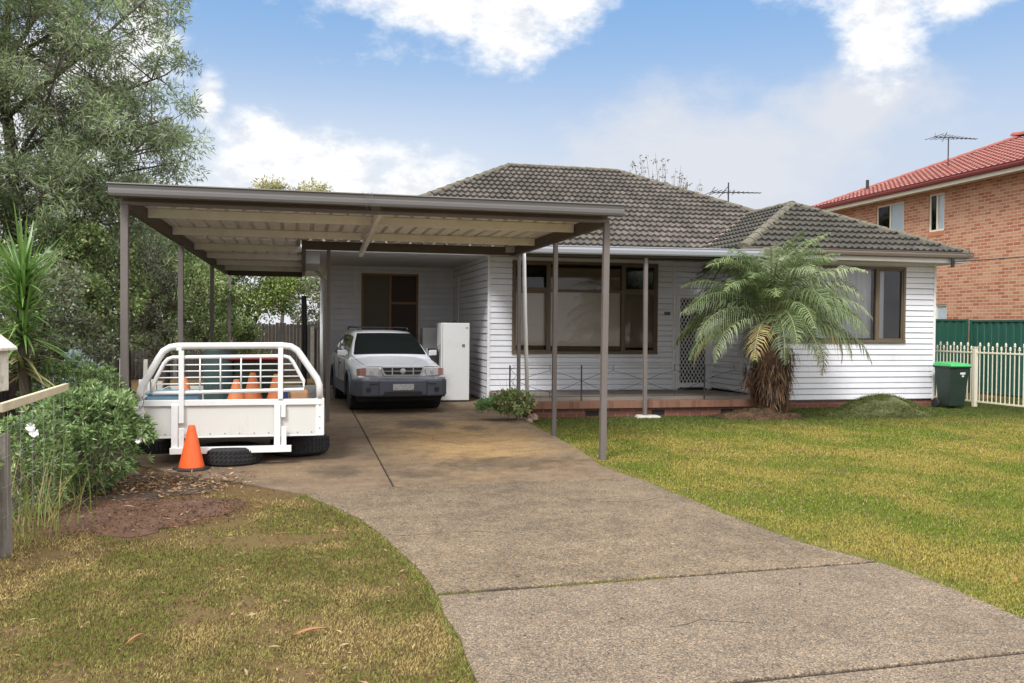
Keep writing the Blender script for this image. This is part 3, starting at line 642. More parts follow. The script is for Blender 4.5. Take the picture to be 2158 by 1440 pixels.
# gutters, fascia, soffits
def gutter(mb, p, q, w=.11, h=.12, lip=.02):
    """quad-profile gutter; p,q = outer top edge line; outward side is to the right of p->q"""
    p, q = Vector(p), Vector(q); d = (q-p).normalized(); o = d.cross(Vector((0, 0, 1))).normalized()
    prof = [(0, 0), (.0, -.014), (-.012, -.02), (-.004, -h*.45), (-.016, -h*.85), (-.03, -h), (-w, -h), (-w, -.01), (-w+.008, -.01), (-w+.008, -h+.01), (-.035, -h+.01), (-.012, -.01), (-.012, 0)]
    vs = [e+o*a+Vector((0, 0, z)) for e in (p, q) for a, z in prof]; n = len(prof)
    mb.mesh(vs, [(k, (k+1) % n, (k+1) % n+n, k+n) for k in range(n)]+[tuple(range(n)), tuple(range(n, 2*n))])
b = MB(); gutter(b, (wx0-.06, wy0-.09, 3.17), (wx1+.09, wy0-.09, 3.18)); gutter(b, (wx1+.09, wy0-.09, 3.18), (wx1+.09, 27, 3.18)); b.build('gutter', 'wingutter', house)
b = MB(); b.box(wx0+.1, wx1, wy0+.025, wy0+.05, 2.97, 3.075); b.box(wx1-.03, wx1-.005, wy0+.05, 27, 2.97, 3.075); b.build('fascia', 'trim', house, bevel=.003)
b = MB(); b.box(wx0+.1, wx1-.03, wy0+.05, YW-.001, 2.99, 3.01); b.box(HX1+.03, wx1-.03, YW, 27, 2.99, 3.01); b.build('soffit', 'trim', house)
b = MB(); b.box(XL+.02, HX0+.3, 17.32, YA, 3.075, 3.09); b.box(XL+.02, .57, YA, 27.6, 3.075, 3.09); b.build('soffit', mat('grey_soffit', (.52, .52, .50), .6, .05, 3), house)
b = MB(); b.box(XL-.0, XL+.02, 17.32, 27.6, 3.0, 3.14); gutter(b, (XL-.11, 27.7, 3.14), (XL-.11, 17.25, 3.14)); gutter(b, (XL-.11, 17.25, 3.14), (3.6, 17.25, 3.14)); b.build('gutter', 'trim', house)
b = MB(); b.box(.0, .30, 17.7, 20.2, 2.80, 3.07); b.build('boxed_eave', mat('dull_white_sheet', (.45, .46, .44), .6, .08, 3), house, bevel=.006)
b = MB(); b.tube([(.50, 22.25, .05), (.50, 22.25, 2.7), (.2, 22.1, 3.02)], .04, 8); b.build('downpipe', 'trim', house, smooth=True)
b = MB(); b.tube([(.47, 24.5, .05), (.47, 24.5, 2.9)], .04, 8); b.build('downpipe', 'trim', house, smooth=True)
# verandah roof and its gutter and posts
b = MB(); xs = np.arange(3.45, 8.06, .02)
prof = [(x, .008*math.cos(2*PI*x/.152*1.0)) for x in xs]
vs = [(x, 14.50, 2.975+.028*(x-4.4)/3.4*.8+h) for x, h in prof]+[(x, 17.85, 3.095+h) for x, h in prof]; n = len(prof)
b.mesh(vs, [(i, i+1, n+i+1, n+i) for i in range(n-1)]); vr = b.build('porch_roof', 'silver', house, smooth=True)
b = MB(); gutter(b, (3.3, 14.42, 2.985), (8.1, 14.42, 3.03), .12, .14); b.build('gutter', 'silver', house)
b = MB(); b.bar((3.5, 14.60, 2.86), (8.05, 14.60, 2.90), .045, .09); b.bar((3.8, 16.3, 2.97), (8.75, 16.3, 2.98), .04, .07); b.build('porch_beam', 'beam', house)
b = MB(); b.bar((5.90, 14.60, .02), (5.885, 14.60, 2.83), .065); b.build('post', 'postbrown', house, bevel=.004, label='grey steel post rising from a stone pad in front of the porch bricks')
b = MB(); b.mesh([(5.72, 14.5, 0), (6.18, 14.48, 0), (6.2, 14.7, 0), (5.74, 14.72, 0), (5.76, 14.52, .045), (6.15, 14.5, .035), (6.15, 14.68, .04), (5.78, 14.7, .05)], [(4, 5, 6, 7), (0, 1, 5, 4), (1, 2, 6, 5), (2, 3, 7, 6), (3, 0, 4, 7)]); tag(b.build('stone_pad', 'concretepad', None, bevel=.01), 'flat pale stone pad under the porch post', 'paver')
b = MB(); b.tube([(3.60, 14.36, 2.86), (3.63, 14.36, 1.8), (3.69, 14.36, .25)], .034, 10); b.build('downpipe', 'trim', house, smooth=True, label='white leaning downpipe in front of the wide window')
# porch railing
rl = MB(); yR = 14.80; zt, zb = .925, .40
rl.bar((3.52, yR, zt), (8.7, yR, zt), .022, .008); rl.bar((3.52, yR, zb-.03), (8.7, yR, zb-.03), .018, .008)
rl.build('railing', 'iron', house)
for px0 in (3.48, 3.62, 4.78, 5.96, 7.14, 8.32): 
    bx(px0-.011, px0+.011, yR-.011, yR+.011, .28, zt).build('rail_post', 'iron', house)
b = MB(); zm = (zt+zb)/2-.02
for a, c in ((3.62, 4.78), (4.78, 5.96), (5.96, 7.14), (7.14, 8.32)):
    m_ = (a+c)/2
    for z1_, z2_ in ((zt-.10, zm), (zb+.05, zm)):
        for s in (a, c):
            b.tube([(m_, yR, z1_), ((m_+s)/2, yR, (z1_+z2_)/2+(z1_-zm)*.12), (s, yR, z2_)], .0045, 5)
    b.bar((m_, yR, zt), (m_, yR, zt-.10), .009); b.bar((m_, yR, zb-.03), (m_, yR, zb+.05), .009)
zz = np.linspace(.3, .9, 13)
b.tube([(3.55+.05*math.sin(k*1.6), yR, z) for k, z in enumerate(zz)], .0045, 5)
b.build('scrollwork', 'iron', house)
# antenna on the main roof
def antenna(par, base, top, boomx0, boomx1, z, tilt=0, small=False):
    x, y = base[0], base[1]; m = MB(); m.tube([(x, y, base[2]), (x, y, top)], .018, 6)
    o = m.build('antenna', 'wire', par); m = MB(); m.bar((boomx0, y, z-tilt), (boomx1, y, z+tilt), .022)
    k = 11
    for i in range(k):
        t = i/(k-1); xx = boomx0+(boomx1-boomx0)*t; zz_ = z-tilt+2*tilt*t; ln = .36*(1-t)**1.2+.06
        m.tube([(xx-.06*ln, y-ln, zz_-.0), (xx+.06*ln, y+ln, zz_+.0)], .009, 4)
    for xx, ln in ((boomx0+.02, .30), (boomx0+.35, .40), (boomx0+.62, .22)):
        m.tube([(xx-ln*.6, y-.2, z-ln*.45), (xx+ln*.6, y+.2, z+ln*.5)], .010, 4)
    m.build('boom', 'wire', o); return o
antenna(house, (10.735, 21.0, 4.5), 5.39, 10.25, 11.65, 5.14, .02)
# service wire to the right corner of the house
b = MB(); b.box(12.78, 12.84, 15.28, 15.32, 2.88, 3.06); brk = b.build('wire_bracket', 'wire', house)
P0, P1 = Vector((12.8, 15.3, 2.99)), Vector((20, 2, 4.4)); pts = []
for i in range(25):
    t = i/24; p = P0.lerp(P1, t); p.z -= .9*t*(1-t)*1.3; pts.append(p)
b = MB(); b.tube(pts, .011, 5); tag(b.build('service_wire', 'wire'), 'black overhead wire running from the house corner to the right', 'wire')

# ------------------------------------------------------------------ carport
cp = thing('carport', (.8, 12, 0), 'flat carport with brown steel posts and cream underside over the driveway', 'carport')
def post(x, y, z1, lean=0, w=.075, y1=None):
    m = MB(); m.bar((x, y, .0), (x+lean, y, z1), w); return m.build('post', 'postbrown', cp, bevel=.004)
ZB = 2.84
post(-1.84, 9.96, ZB); post(3.49, 9.96, ZB, .02, .072); post(3.54, 12.24, ZB, .0, .062); post(3.53, 14.36, ZB, -.01, .055)
post(-1.84, 14.3, ZB+.1); post(-1.84, 19.0, ZB+.1); post(-1.84, 23.4, ZB+.05); post(.385, 14.55, ZB, 0, .06)
def sheet(x0, x1, y0, y1, z, name='roof_sheet'):
    b = MB(); pr = []; x = x0
    while x < x1-.01:
        for dx, h in ((0, 0), (.135, 0), (.150, .05), (.180, .05), (.195, 0)):
            if x+dx <= x1: pr.append((x+dx, h))
        x += .200
    n = len(pr); b.mesh([(a, y0, z+h) for a, h in pr]+[(a, y1, z+h) for a, h in pr], [(i, i+1, n+i+1, n+i) for i in range(n-1)])
    o = b.build(name, 'creamsheet', cp); md = o.modifiers.new('s', 'SOLIDIFY'); md.thickness = .002
    return o
sheet(-1.86, 3.52, 9.72, 14.60, 2.955); sheet(-1.86, .02, 14.602, 22.6, 2.955)
def bmx(name, m, *a, bevel=.004): return bx(*a).build(name, m, cp, bevel=bevel)
for y in (11.1, 13.1): bmx('purlin', 'cream', -1.795, .82, y-.03, y+.03, 2.845, 2.95); bmx('purlin', 'cream', .88, 3.45, y-.03, y+.03, 2.845, 2.95)
for y in (15.6, 17.55, 19.5, 21.4): bmx('purlin', 'cream', -1.795, -.045, y-.03, y+.03, 2.845, 2.95)
bmx('beam', 'postbrown', -1.88, 3.54, 9.935, 9.985, 2.842, 2.88)                       # lower flange of front beam
bmx('beam', 'beam', -1.86, 3.52, 9.94, 9.98, 2.881, 2.95)
bmx('beam', 'beam', -1.875, -1.80, 9.99, 22.6, 2.80, 2.95); bmx('beam', 'beam', 3.46, 3.53, 9.99, 14.45, 2.80, 2.95)
bmx('beam', 'beam', -.04, 3.53, 14.455, 14.52, 2.80, 2.94); bmx('beam', 'beam', -.04, .03, 14.525, 22.5, 2.80, 2.95); bmx('beam', 'beam', -1.8, -.045, 22.5, 22.56, 2.78, 2.95)
b = MB(); b.bar((.84, 10.0, 2.90), (.90, 14.5, 2.755), .06, .09); b.build('brace', 'cream', cp, bevel=.004)
b = MB()
def ogee(p, q, h=.15):
    p, q = Vector(p), Vector(q); prof = [(0, 0), (.012, -.0), (.02, -.012), (.008, -.022), (.004, -h*.42), (.018, -h*.55), (.022, -h*.8), (.014, -h), (-.10, -h), (-.10, -.03), (-.01, -.03)]
    d = (q-p).normalized(); o = d.cross(Vector((0, 0, 1))).normalized(); n = len(prof)
    vs = [e+o*a+Vector((0, 0, z)) for e in (p, q) for a, z in prof]
    b.mesh(vs, [(k, (k+1) % n, (k+1) % n+n, k+n) for k in range(n)]+[tuple(range(n)), tuple(range(n, 2*n))])
ogee((-1.95, 9.70, 3.035), (3.635, 9.70, 3.035), .135); b.build('gutter', 'gutterbrown', cp, bevel=.002)
b = MB(); b.box(-1.95, -1.885, 9.81, 22.6, 2.955, 3.03); b.box(3.545, 3.60, 9.81, 14.6, 2.955, 3.03); b.build('barge_flashing', 'gutterbrown', cp)
# dry twigs caught on the gutter
b = MB()
for k in range(5):
    x = .48+random.uniform(0, .25); b.tube([(x, 9.68, 3.05), (x+random.uniform(-.05, .1), 9.64, 2.98), (x+random.uniform(-.1, .22), 9.63, 2.88-random.uniform(0, .06))], .0012, 4)
tag(b.build('dry_twigs', 'oldwood'), 'few dry twigs hanging over the carport gutter', 'twigs')

# ------------------------------------------------------------------ neighbour
nb = thing('brick_house', (20, 18, 0), 'two storey orange brick house with red tiled roof, right of the weatherboard house', 'house')
XN = 17.0; NZ = 5.50
holes = [(22.33, 23.60, 4.30, 5.36), (20.66, 21.28, 4.33, 5.38), (20.50, 21.4, 1.2, 2.31)]
b = MB()
def bq(y0, y1, z0, z1): b.face([(XN, y1, z0), (XN, y0, z0), (XN, y0, z1), (XN, y1, z1)], [(y1, z0), (y0, z0), (y0, z1), (y1, z1)])
zs = sorted({0., NZ}|{h for H in holes for h in H[2:]})
for za, zb_ in zip(zs[:-1], zs[1:]):
    segs = [(12.5, 25.9)]
    for H in holes:
        if H[2] < (za+zb_)/2 < H[3]:
            ns = []
            for s0, s1 in segs:
                if s1 <= H[0] or s0 >= H[1]: ns.append((s0, s1)); continue
                if H[0] > s0: ns.append((s0, H[0]))
                if H[1] < s1: ns.append((H[1], s1))
            segs = ns
    for s0, s1 in segs: bq(s0, s1, za, zb_)
for H in holes:   # reveals
    y0, y1, z0, z1 = H
    b.face([(XN, y0, z0), (XN+.1, y0, z0), (XN+.1, y0, z1), (XN, y0, z1)], [(0, z0), (.1, z0), (.1, z1), (0, z1)]); b.face([(XN, y1, z0), (XN+.1, y1, z0), (XN+.1, y1, z1), (XN, y1, z1)], [(0, z0), (.1, z0), (.1, z1), (0, z1)])
    b.face([(XN, y0, z1), (XN+.1, y0, z1), (XN+.1, y1, z1), (XN, y1, z1)], [(0, 0), (.1, 0), (.1, .1), (0, .1)]); b.face([(XN, y0, z0), (XN+.1, y0, z0), (XN+.1, y1, z0), (XN, y1, z0)], [(0, 0), (.1, 0), (.1, .1), (0, .1)])
for (A_, B_) in (((XN, 25.9), (26, 25.9)), ((26, 12.5), (XN, 12.5)), ((26, 25.9), (26, 12.5))):
    l = math.hypot(B_[0]-A_[0], B_[1]-A_[1]); b.face([(*A_, 0), (*B_, 0), (*B_, NZ), (*A_, NZ)], [(0, 0), (l, 0), (l, NZ), (0, NZ)])
b.build('wall', 'brick', nb)
for i, (y0, y1, z0, z1) in enumerate(holes):
    f = MB(); t_ = .055; ym = y0+(y1-y0)*.5
    f.box(XN+.03, XN+.08, y0, y1, z0, z0+t_); f.box(XN+.03, XN+.08, y0, y1, z1-t_, z1); f.box(XN+.03, XN+.08, y0, y0+t_, z0+t_, z1-t_); f.box(XN+.03, XN+.08, y1-t_, y1, z0+t_, z1-t_); f.box(XN+.025, XN+.08, ym-.03, ym+.03, z0+t_, z1-t_)
    w = f.build('window', 'ivory', nb, bevel=.003)
    bx(XN+.055, XN+.06, y0+t_, ym-.03, z0+t_, z1-t_).build('pane', mat('painted_reflection', (.42, .50, .55), .12, .08, 1.5) if i == 0 else bpy.data.materials['painted_reflection'], w)  # pale sky reflection put into this pane's base colour
    bx(XN+.055, XN+.06, ym+.03, y1-t_, z0+t_, z1-t_).build('pane', 'glass', w)
    bx(XN+.20, XN+.22, y0-.1, y1+.1, z0-.1, z1+.1).build('backing', 'dark', w)
    if i < 2:
        m = MB(); 
        for k in range(int((y1-y0)/.086)): m.box(XN-.012, XN+.0, y0+k*.0862+.004, y0+(k+1)*.0862-.004, z0-.125, z0-.012)
        m.build('sill', mat('sill_brick', (.46, .19, .10), .85, .2, 8), w)
b = MB(); EX, NE = 16.5, 5.62; yF, yN = 26.4, 12.0; hr_ = 4.3; rz_ = 1.72; vl2 = math.hypot(hr_, rz_)
tileplane(b, (EX, 0, NE), (0, 1, 0), (hr_/vl2, 0, rz_/vl2), lambda v: yN+v*hr_/vl2, lambda v: yF-v*hr_/vl2, vl2, roll=.2, course=.30, h=.028)
tileplane(b, (0, yF, NE), (1, 0, 0), (0, -hr_/vl2, rz_/vl2), lambda v: EX+v*hr_/vl2, lambda v: EX+2*hr_-v*hr_/vl2, vl2, roll=.2, course=.30, h=.028)
tileplane(b, (EX+2*hr_, 0, NE), (0, 1, 0), (-hr_/vl2, 0, rz_/vl2), lambda v: yN+v*hr_/vl2, lambda v: yF-v*hr_/vl2, vl2, roll=.2, course=.30, h=.028)
nr_ = b.build('roof', 'redtile', nb)
b = MB(); RX = EX+hr_; rzz = NE+rz_+.02; caps(b, (EX, yF, NE+.03), (RX, yF-hr_, rzz+.06), .12); caps(b, (RX, yF-hr_+.2, rzz+.12), (RX, yF-hr_-.6, rzz+.05), .16); caps(b, (RX, yF-hr_-.6, rzz), (RX, yN+hr_, rzz), .12); caps(b, (EX, yN, NE+.03), (RX, yN+hr_, rzz), .12)
b.build('ridge_cap', mat('red_cap', (.28, .07, .05), .6, .15, 5), nr_)
b = MB(); gutter(b, (EX-.08, yF+.05, NE+.03), (EX-.08, yN, NE+.03), .11, .13); b.build('gutter', 'redgutter', nb)
bx(EX+.035, EX+.06, yN, yF, NE-.20, NE-.045).build('fascia', 'ivory', nb); bx(EX+.06, XN-.0, yN, yF, NE-.15, NE-.13).build('soffit', 'ivory', nb)
antenna(nb, (18.2, 22.0, 6.2), 7.17, 17.72, 19.15, 7.2, .01)
b = MB(); b.tube([(17.6, 24.9, 6.0), (17.6, 24.9, 6.4)], .05, 8); b.build('vent_pipe', 'wire', nb)

# ------------------------------------------------------------------ fences and bin
def colorfence(name, a, c, z, label, seed=0):
    a, c = Vector((*a, 0)), Vector((*c, 0)); d = (c-a); Ln = d.length; d.normalize(); o = d.cross(Vector((0, 0, 1)))
    t = thing(name, tuple((a+c)/2), label, 'fence', 'green steel fence panels beside the brick house')
    m = MB(); n = 0; pts = []; s = 0
    while s < Ln:
        for ds, h in ((0, 0), (.09, 0), (.105, .02), (.20, .02), (.215, 0)):
            if s+ds <= Ln: pts.append((s+ds, h))
        s += .23
    pts.append((Ln, 0)); n = len(pts)
    m.mesh([a+d*s_+o*h+Vector((0, 0, .03)) for s_, h in pts]+[a+d*s_+o*h+Vector((0, 0, z-.03)) for s_, h in pts], [(i, i+1, n+i+1, n+i) for i in range(n-1)]); m.build('sheet', 'fencegreen', t)
    m = MB(); m.bar(a+Vector((0, 0, z-.02))+o*.01, c+Vector((0, 0, z-.02))+o*.01, .05, .05); m.bar(a+Vector((0, 0, .05))+o*.01, c+Vector((0, 0, .05))+o*.01, .05, .05); m.build('rail', 'fencegreen', t, bevel=.004)
    k = max(1, round(Ln/2.4))
    for i in range(k+1): 
        p = a.lerp(c, i/k)+o*.01; bx(p.x-.035, p.x+.035, p.y-.035, p.y+.035, 0, z+.015).build('fence_post', 'fencegreen', t, bevel=.004)
colorfence('steel_fence', (12.95, 19.3), (16.60, 19.3), 1.88, 'dark green steel fence directly behind the wheelie bin')
colorfence('steel_fence', (16.68, 19.2), (16.82, 11.0), 1.86, 'green steel fence behind the cream picket gate, below the brick wall')
def picket(name, a, c, label, n, gate=False):
    a, c = Vector(a), Vector(c); t = thing(name, (a.x, a.y, 0), label, 'fence', 'cream steel picket fencing by the bin')
    d = (c-a).normalized(); za = .12
    m = MB(); m.bar(a+Vector((0, 0, 1.14)), c+Vector((0, 0, 1.14)), .03, .035); m.bar(a+Vector((0, 0, za)), c+Vector((0, 0, za)), .03, .035); m.build('rail', 'ivory', t, bevel=.003)
    for i in range(n):
        p = a.lerp(c, (i+.5)/n); tall = i % 2 == 0; top = 1.31 if tall else 1.235
        m = MB(); m.lathe([(.011, .10), (.011, top-.035), (.024, top-.033), (.024, top-.018), (.013, top-.012), (.022, top+.005), (.016, top+.025), (.002, top+.045)], (p.x, p.y, 0), 8); m.build('picket', 'ivory', t, smooth=False)
    return t
picket('picket_fence', (13.72, 18.2, 0), (13.65, 15.66, 0), 'cream steel picket panel running back beside the house, behind the bin', 24)
picket('picket_fence', (13.66, 15.54, 0), (13.92, 12.6, 0), 'cream steel picket panel right of the square post, at the photo edge', 28)
b = MB(); b.box(13.61, 13.69, 15.56, 15.64, 0, 1.24); b.box(13.60, 13.70, 15.55, 15.65, 1.24, 1.26); tag(b.build('gate_post', 'ivory', bevel=.005), 'square cream steel post between the two picket panels', 'post')
# wheelie bin
bn = thing('wheelie_bin', (12.95, 15.55, 0), 'dark green wheelie bin with bright green lid by the house corner', 'bin')
bn.location = (12.93, 15.42, 0); ox, oy = 12.93, 15.42
m = MB(); w0, w1 = .175, .225; 
m.mesh([(ox-w0, oy-w0, .05), (ox+w0, oy-w0, .05), (ox+w0, oy+w0, .05), (ox-w0, oy+w0, .05), (ox-w1, oy-.25, .86), (ox+w1, oy-.25, .86), (ox+w1, oy+.25, .86), (ox-w1, oy+.25, .86)], [(0, 3, 2, 1), (4, 5, 6, 7), (0, 1, 5, 4), (1, 2, 6, 5), (2, 3, 7, 6), (3, 0, 4, 7)]); m.build('body', 'greenbin', bn, bevel=.025, seg=3)
bx(ox-.24, ox+.24, oy-.27, oy+.27, .835, .87).build('rim', 'greenbin', bn, bevel=.01)
m = MB(); m.mesh([(ox-.245, oy-.28, .872), (ox+.245, oy-.28, .872), (ox+.245, oy+.28, .872), (ox-.245, oy+.28, .872), (ox-.225, oy-.24, .925), (ox+.225, oy-.24, .925), (ox+.21, oy+.24, .95), (ox-.21, oy+.24, .95)], [(4, 5, 6, 7), (0, 1, 5, 4), (1, 2, 6, 5), (2, 3, 7, 6), (3, 0, 4, 7)]); m.build('lid', 'binlid', bn, bevel=.015, seg=3)
for s in (-1, 1):
    m = MB(); m.lathe([(.03, -.03), (.09, -.03), (.1, -.015), (.1, .015), (.09, .03), (.03, .03)], (ox+s*.2, oy+.2, .1), 16, 'X'); m.build('wheel', 'rubber', bn)
m = MB(); m.tube([(ox-.2, oy+.3, .86), (ox+.2, oy+.3, .86)], .014, 8); m.build('handle', 'greenbin', bn)
m = MB()   # worn white lettering: two short lines of blocks
for k, (a, w_) in enumerate(((-.02, .028), (.013, .022), (.040, .026), (.071, .024))): m.bar((ox+.03+a, oy-.252, .745+.004*(k % 2)), (ox+.03+a, oy-.248, .705), w_, .004, up=(0, 1, 0))
for a in (.02, .048): m.bar((ox+.03+a, oy-.245, .69), (ox+.03+a, oy-.242, .655), .02, .004, up=(0, 1, 0))
m.build('worn_lettering', 'petal', bn)

# ------------------------------------------------------------------ ute tray
TY = 10.25
tr = thing('ute_tray', (-.77, TY, 0), 'white steel ute tray with headboard frame, propped on loose tyres under the carport', 'ute tray')
X0, X1 = -1.785, .232; Xc = (X0+X1)/2
m = MB(); m.box(X0+.08, X1-.09, TY+.006, TY+.03, .355, .685); m.build('front_panel', 'traypanel', tr, bevel=.002)
m = Multi(); m.box(X0+.02, X1-.02, TY-.02, TY+.035, .688, .755); m.box(X0+.02, X1-.02, TY-.0, TY+.035, .33, .353); m.build('rail', 'white', tr, bevel=.006)
m = Multi(); m.box(X0, X0+.085, TY-.015, TY+.05, .30, .76); m.box(X1-.095, X1, TY-.015, TY+.05, .335, .76); m.build('corner_post', 'white', tr, bevel=.006)
rv = MB()
for zz_ in (.42, .55, .68): rv.lathe([(.006, 0), (.006, -.006)], (X1-.05, TY-.016, zz_), 8, 'Y'); rv.lathe([(.006, 0), (.006, -.006)], (X0+.045, TY-.016, zz_), 8, 'Y')
for k in range(12): rv.lathe([(.006, 0), (.006, -.006)], (X0+.15+k*.157, TY+.004, .375), 6, 'Y')
rv.build('rivets', 'blackplastic', tr)
m = Multi()
for x in (-1.335, -.245):
    m.box(x-.075, x-.005, TY-.045, TY-.005, .17, .70); m.box(x+.0, x+.055, TY-.04, TY-.004, .50, 1.30) if x < -1 else m.box(x+.0, x+.05, TY-.04, TY-.004, .55, .69)
    m.box(x+.004, x+.06, TY-.06, TY-.046, .19, .45)
m.build('upright', 'white', tr, bevel=.004)
m = MB(); m.box(-1.42, -.13, TY-.09, TY-.02, .165, .235); m.build('step_bar', 'cream', tr, bevel=.004)
m = MB()
def arc(c, r, a0, a1, n=6): return [(c[0]+r*math.cos(rad(a)), TY+.01, c[1]+r*math.sin(rad(a))) for a in np.linspace(a0, a1, n)]
path = [(X0+.045, TY+.01, .755), (X0+.05, TY+.01, .85), (X0+.075, TY+.01, .92), (-1.545, TY+.01, 1.22), (-1.50, TY+.01, 1.29), (-1.43, TY+.01, 1.335), (-1.34, TY+.01, 1.35), (-.24, TY+.01, 1.36), (-.14, TY+.01, 1.348), (-.07, TY+.01, 1.305), (-.03, TY+.01, 1.25), (.15, TY+.01, .985), (X1-.055, TY+.01, .91), (X1-.05, TY+.01, .76)]
m.tube(path, .038, 12); m.build('hoop', 'white', tr, smooth=True)
m = MB()
ih = [(-1.61, TY, .83), (-1.60, TY, .94)]+[(-1.60+.11*t, TY, .94+.22*t) for t in (.5, 1)]+[(-1.45, TY, 1.205), (-1.40, TY, 1.225)]+[(-.22, TY, 1.24), (-.16, TY, 1.225), (-.12, TY, 1.18), (-.0, TY, .96), (.005, TY, .86), (-1.61, TY, .83)]
m.tube(ih, .022, 8); m.build('inner_frame', 'white', tr, smooth=True)
m = MB(); 
for k in range(4):
    z = .93+k*.07; f_ = (z-.94)/.25; xa = -1.60+.115*max(0, f_); xb = -.0-.12*max(0, (z-.96)/.24); m.tube([(xa, TY+.0, z), (xb, TY+.0, z+.012)], .008, 6)
for x in (-1.115, -.90, -.68, -.47): m.tube([(x, TY-.008, .84), (x, TY-.008, 1.235)], .009, 6)
m.build('mesh_bars', 'white', tr, smooth=True)
m = Multi(); m.box(-.28, -.225, TY-.035, TY+.0, .755, 1.33); m.box(-1.36, -1.305, TY-.035, TY+.0, 1.30, 1.33); m.build('upright', 'white', tr, bevel=.004)
m = MB(); m.box(X0, X1, TY+.06, TY+2.35, .50, .56); m.build('floor', mat('grey_tray_floor', (.16, .16, .17), .7, .2, 5), tr)
m = MB(); m.box(X0, X0+.03, TY+.06, TY+2.35, .44, .75); m.build('side_board', 'traypanel', tr, bevel=.004); m = MB(); m.box(X1-.03, X1, TY+.06, TY+2.35, .44, .75); m.build('side_board', 'traypanel', tr, bevel=.004); m = MB(); m.box(X0, X1, TY+2.36, TY+2.39, .44, .75); m.build('tailboard', 'traypanel', tr, bevel=.004)
m = Multi(); m.box(-1.30, -1.20, TY+.1, TY+2.3, .36, .49); m.box(-.35, -.25, TY+.1, TY+2.3, .36, .49); m.build('chassis_rail', 'blackplastic', tr)
m = MB(); m.box(-1.72, -1.64, TY+.0, TY+.004, .50, .545) ; m.build('maker_plate', mat('grey_plate', (.16, .22, .24), .4, .3, 30), tr)
m = MB(); m.tube([(X1-.02, TY+.0, .93), (.06, TY+.25, .77)], .004, 4); m.build('stay_wire', 'alu', tr)
# tyres under it
def tyre(x, y, z, tilt, lab, seed):
    t = thing('tyre', (x, y, z), lab, 'tyre', 'loose tyres under the ute tray')
    m = MB(); prof = [(.20, -.08), (.26, -.105), (.315, -.10), (.338, -.075), (.343, -.03), (.343, .03), (.338, .075), (.315, .10), (.26, .105), (.20, .08)]
    m.lathe([(r, h+z+.105) for r, h in prof], (x, y, 0), 40)
    for k in range(44):
        a = 2*PI*k/44; c_, s_ = math.cos(a), math.sin(a)
        for zz in (-.045, .0, .045):
            p = Vector((x+c_*.344, y+s_*.344, z+.105+zz)); q = Vector((x+math.cos(a+.07)*.344, y+math.sin(a+.07)*.344, z+.105+zz+.028)); m.bar(p, q, .014, .02)
    m.build('casing', 'rubber', t)
    t.rotation_euler = (tilt[0], tilt[1], 0)
tyre(-.80, 10.42, .02, (0, 0), 'black tyre lying flat under the middle of the ute tray, right of the orange cone', 1)
tyre(-.03, 10.98, .03, (rad(-3), rad(-3)), 'black tyre lying flat under the right corner of the ute tray', 2)
tyre(-1.72, 11.6, .0, (0, 0), 'black tyre lying flat under the left end of the ute tray', 3)
# cones
def cone(x, y, z, lab, h=.48, m_='orange', rz=0):
    t = thing('traffic_cone', (x, y, z), lab, 'traffic cone', 'orange traffic cones at the ute tray')
    m = MB(); m.lathe([(.135, .03), (.132, .045), (.036, h-.01), (.032, h), (.022, h), (.024, h-.03)], (x, y, z), 28); m.build('body', m_, t, smooth=False)
    m = MB(); m.lathe([(.19, .0), (.195, .01), (.19, .024), (.14, .032)], (x, y, z), 8); m.build('base', 'blackplastic', t, bevel=.004)
cone(-1.175, 10.02, .02, 'orange traffic cone standing on the ground in front of the ute tray')
cone(-1.42, 11.35, .56, 'faded orange cone at the left inside the ute tray, behind the blue crate', .38, 'orangepale')
cone(-.80, 11.25, .56, 'faded orange cone inside the ute tray, left of the middle pair', .36, 'orangepale')
cone(-.63, 11.65, .56, 'faded orange cone inside the ute tray, right of the middle pair', .42, 'orangepale')
cone(-.335, 11.5, .56, 'faded orange cone inside the ute tray behind the right upright', .41, 'orangepale')
cr = thing('crate', (-1.46, 10.9, .56), 'pale blue plastic tub in the left front of the ute tray', 'crate')
bx(-1.74, -1.18, 10.7, 11.1, .56, .78).build('tub', 'bluebox', cr, bevel=.015); bx(-1.76, -1.16, 10.68, 11.12, .782, .81).build('lid', 'bluebox', cr, bevel=.008)
wb = thing('storage_bin', (-.6, 12.3, 0), 'dark green bin with red lid standing behind the ute tray headboard', 'bin')
m = MB(); m.mesh([(-.86, 12.1, .56), (-.36, 12.1, .56), (-.36, 12.6, .56), (-.86, 12.6, .56), (-.9, 12.05, 1.12), (-.28, 12.05, 1.12), (-.28, 12.65, 1.12), (-.9, 12.65, 1.12)], [(0, 3, 2, 1), (4, 5, 6, 7), (0, 1, 5, 4), (1, 2, 6, 5), (2, 3, 7, 6), (3, 0, 4, 7)]); m.build('body', 'greenbin', wb, bevel=.02)
m = MB(); m.prism([(-.95, 1.122), (-.25, 1.122), (-.27, 1.165), (-.45, 1.19), (-.75, 1.19), (-.92, 1.16)], 12.0, 12.65); m.build('lid', 'red', wb, bevel=.015)
for xx, zz, lb in ((-1.28, 1.26, 'tall dark green drum in the ute tray, left of the red-lidded bin'),):
    m = MB(); m.lathe([(.2, .56), (.21, .8), (.2, zz), (.05, zz+.02)], (xx+.2, 12.2, 0), 20); tag(m.build('drum', mat('grey_green_plastic', (.05, .085, .08), .5, .2, 4), smooth=False, bevel=.01), lb, 'drum')
m = MB(); m.box(-.16, .06, 10.95, 11.35, .56, .80); tag(m.build('timber_block', mat('cut_timber', (.42, .23, .12), .8, .2, 6), bevel=.03, seg=3), 'brown block of timber in the right of the ute tray', 'wood')
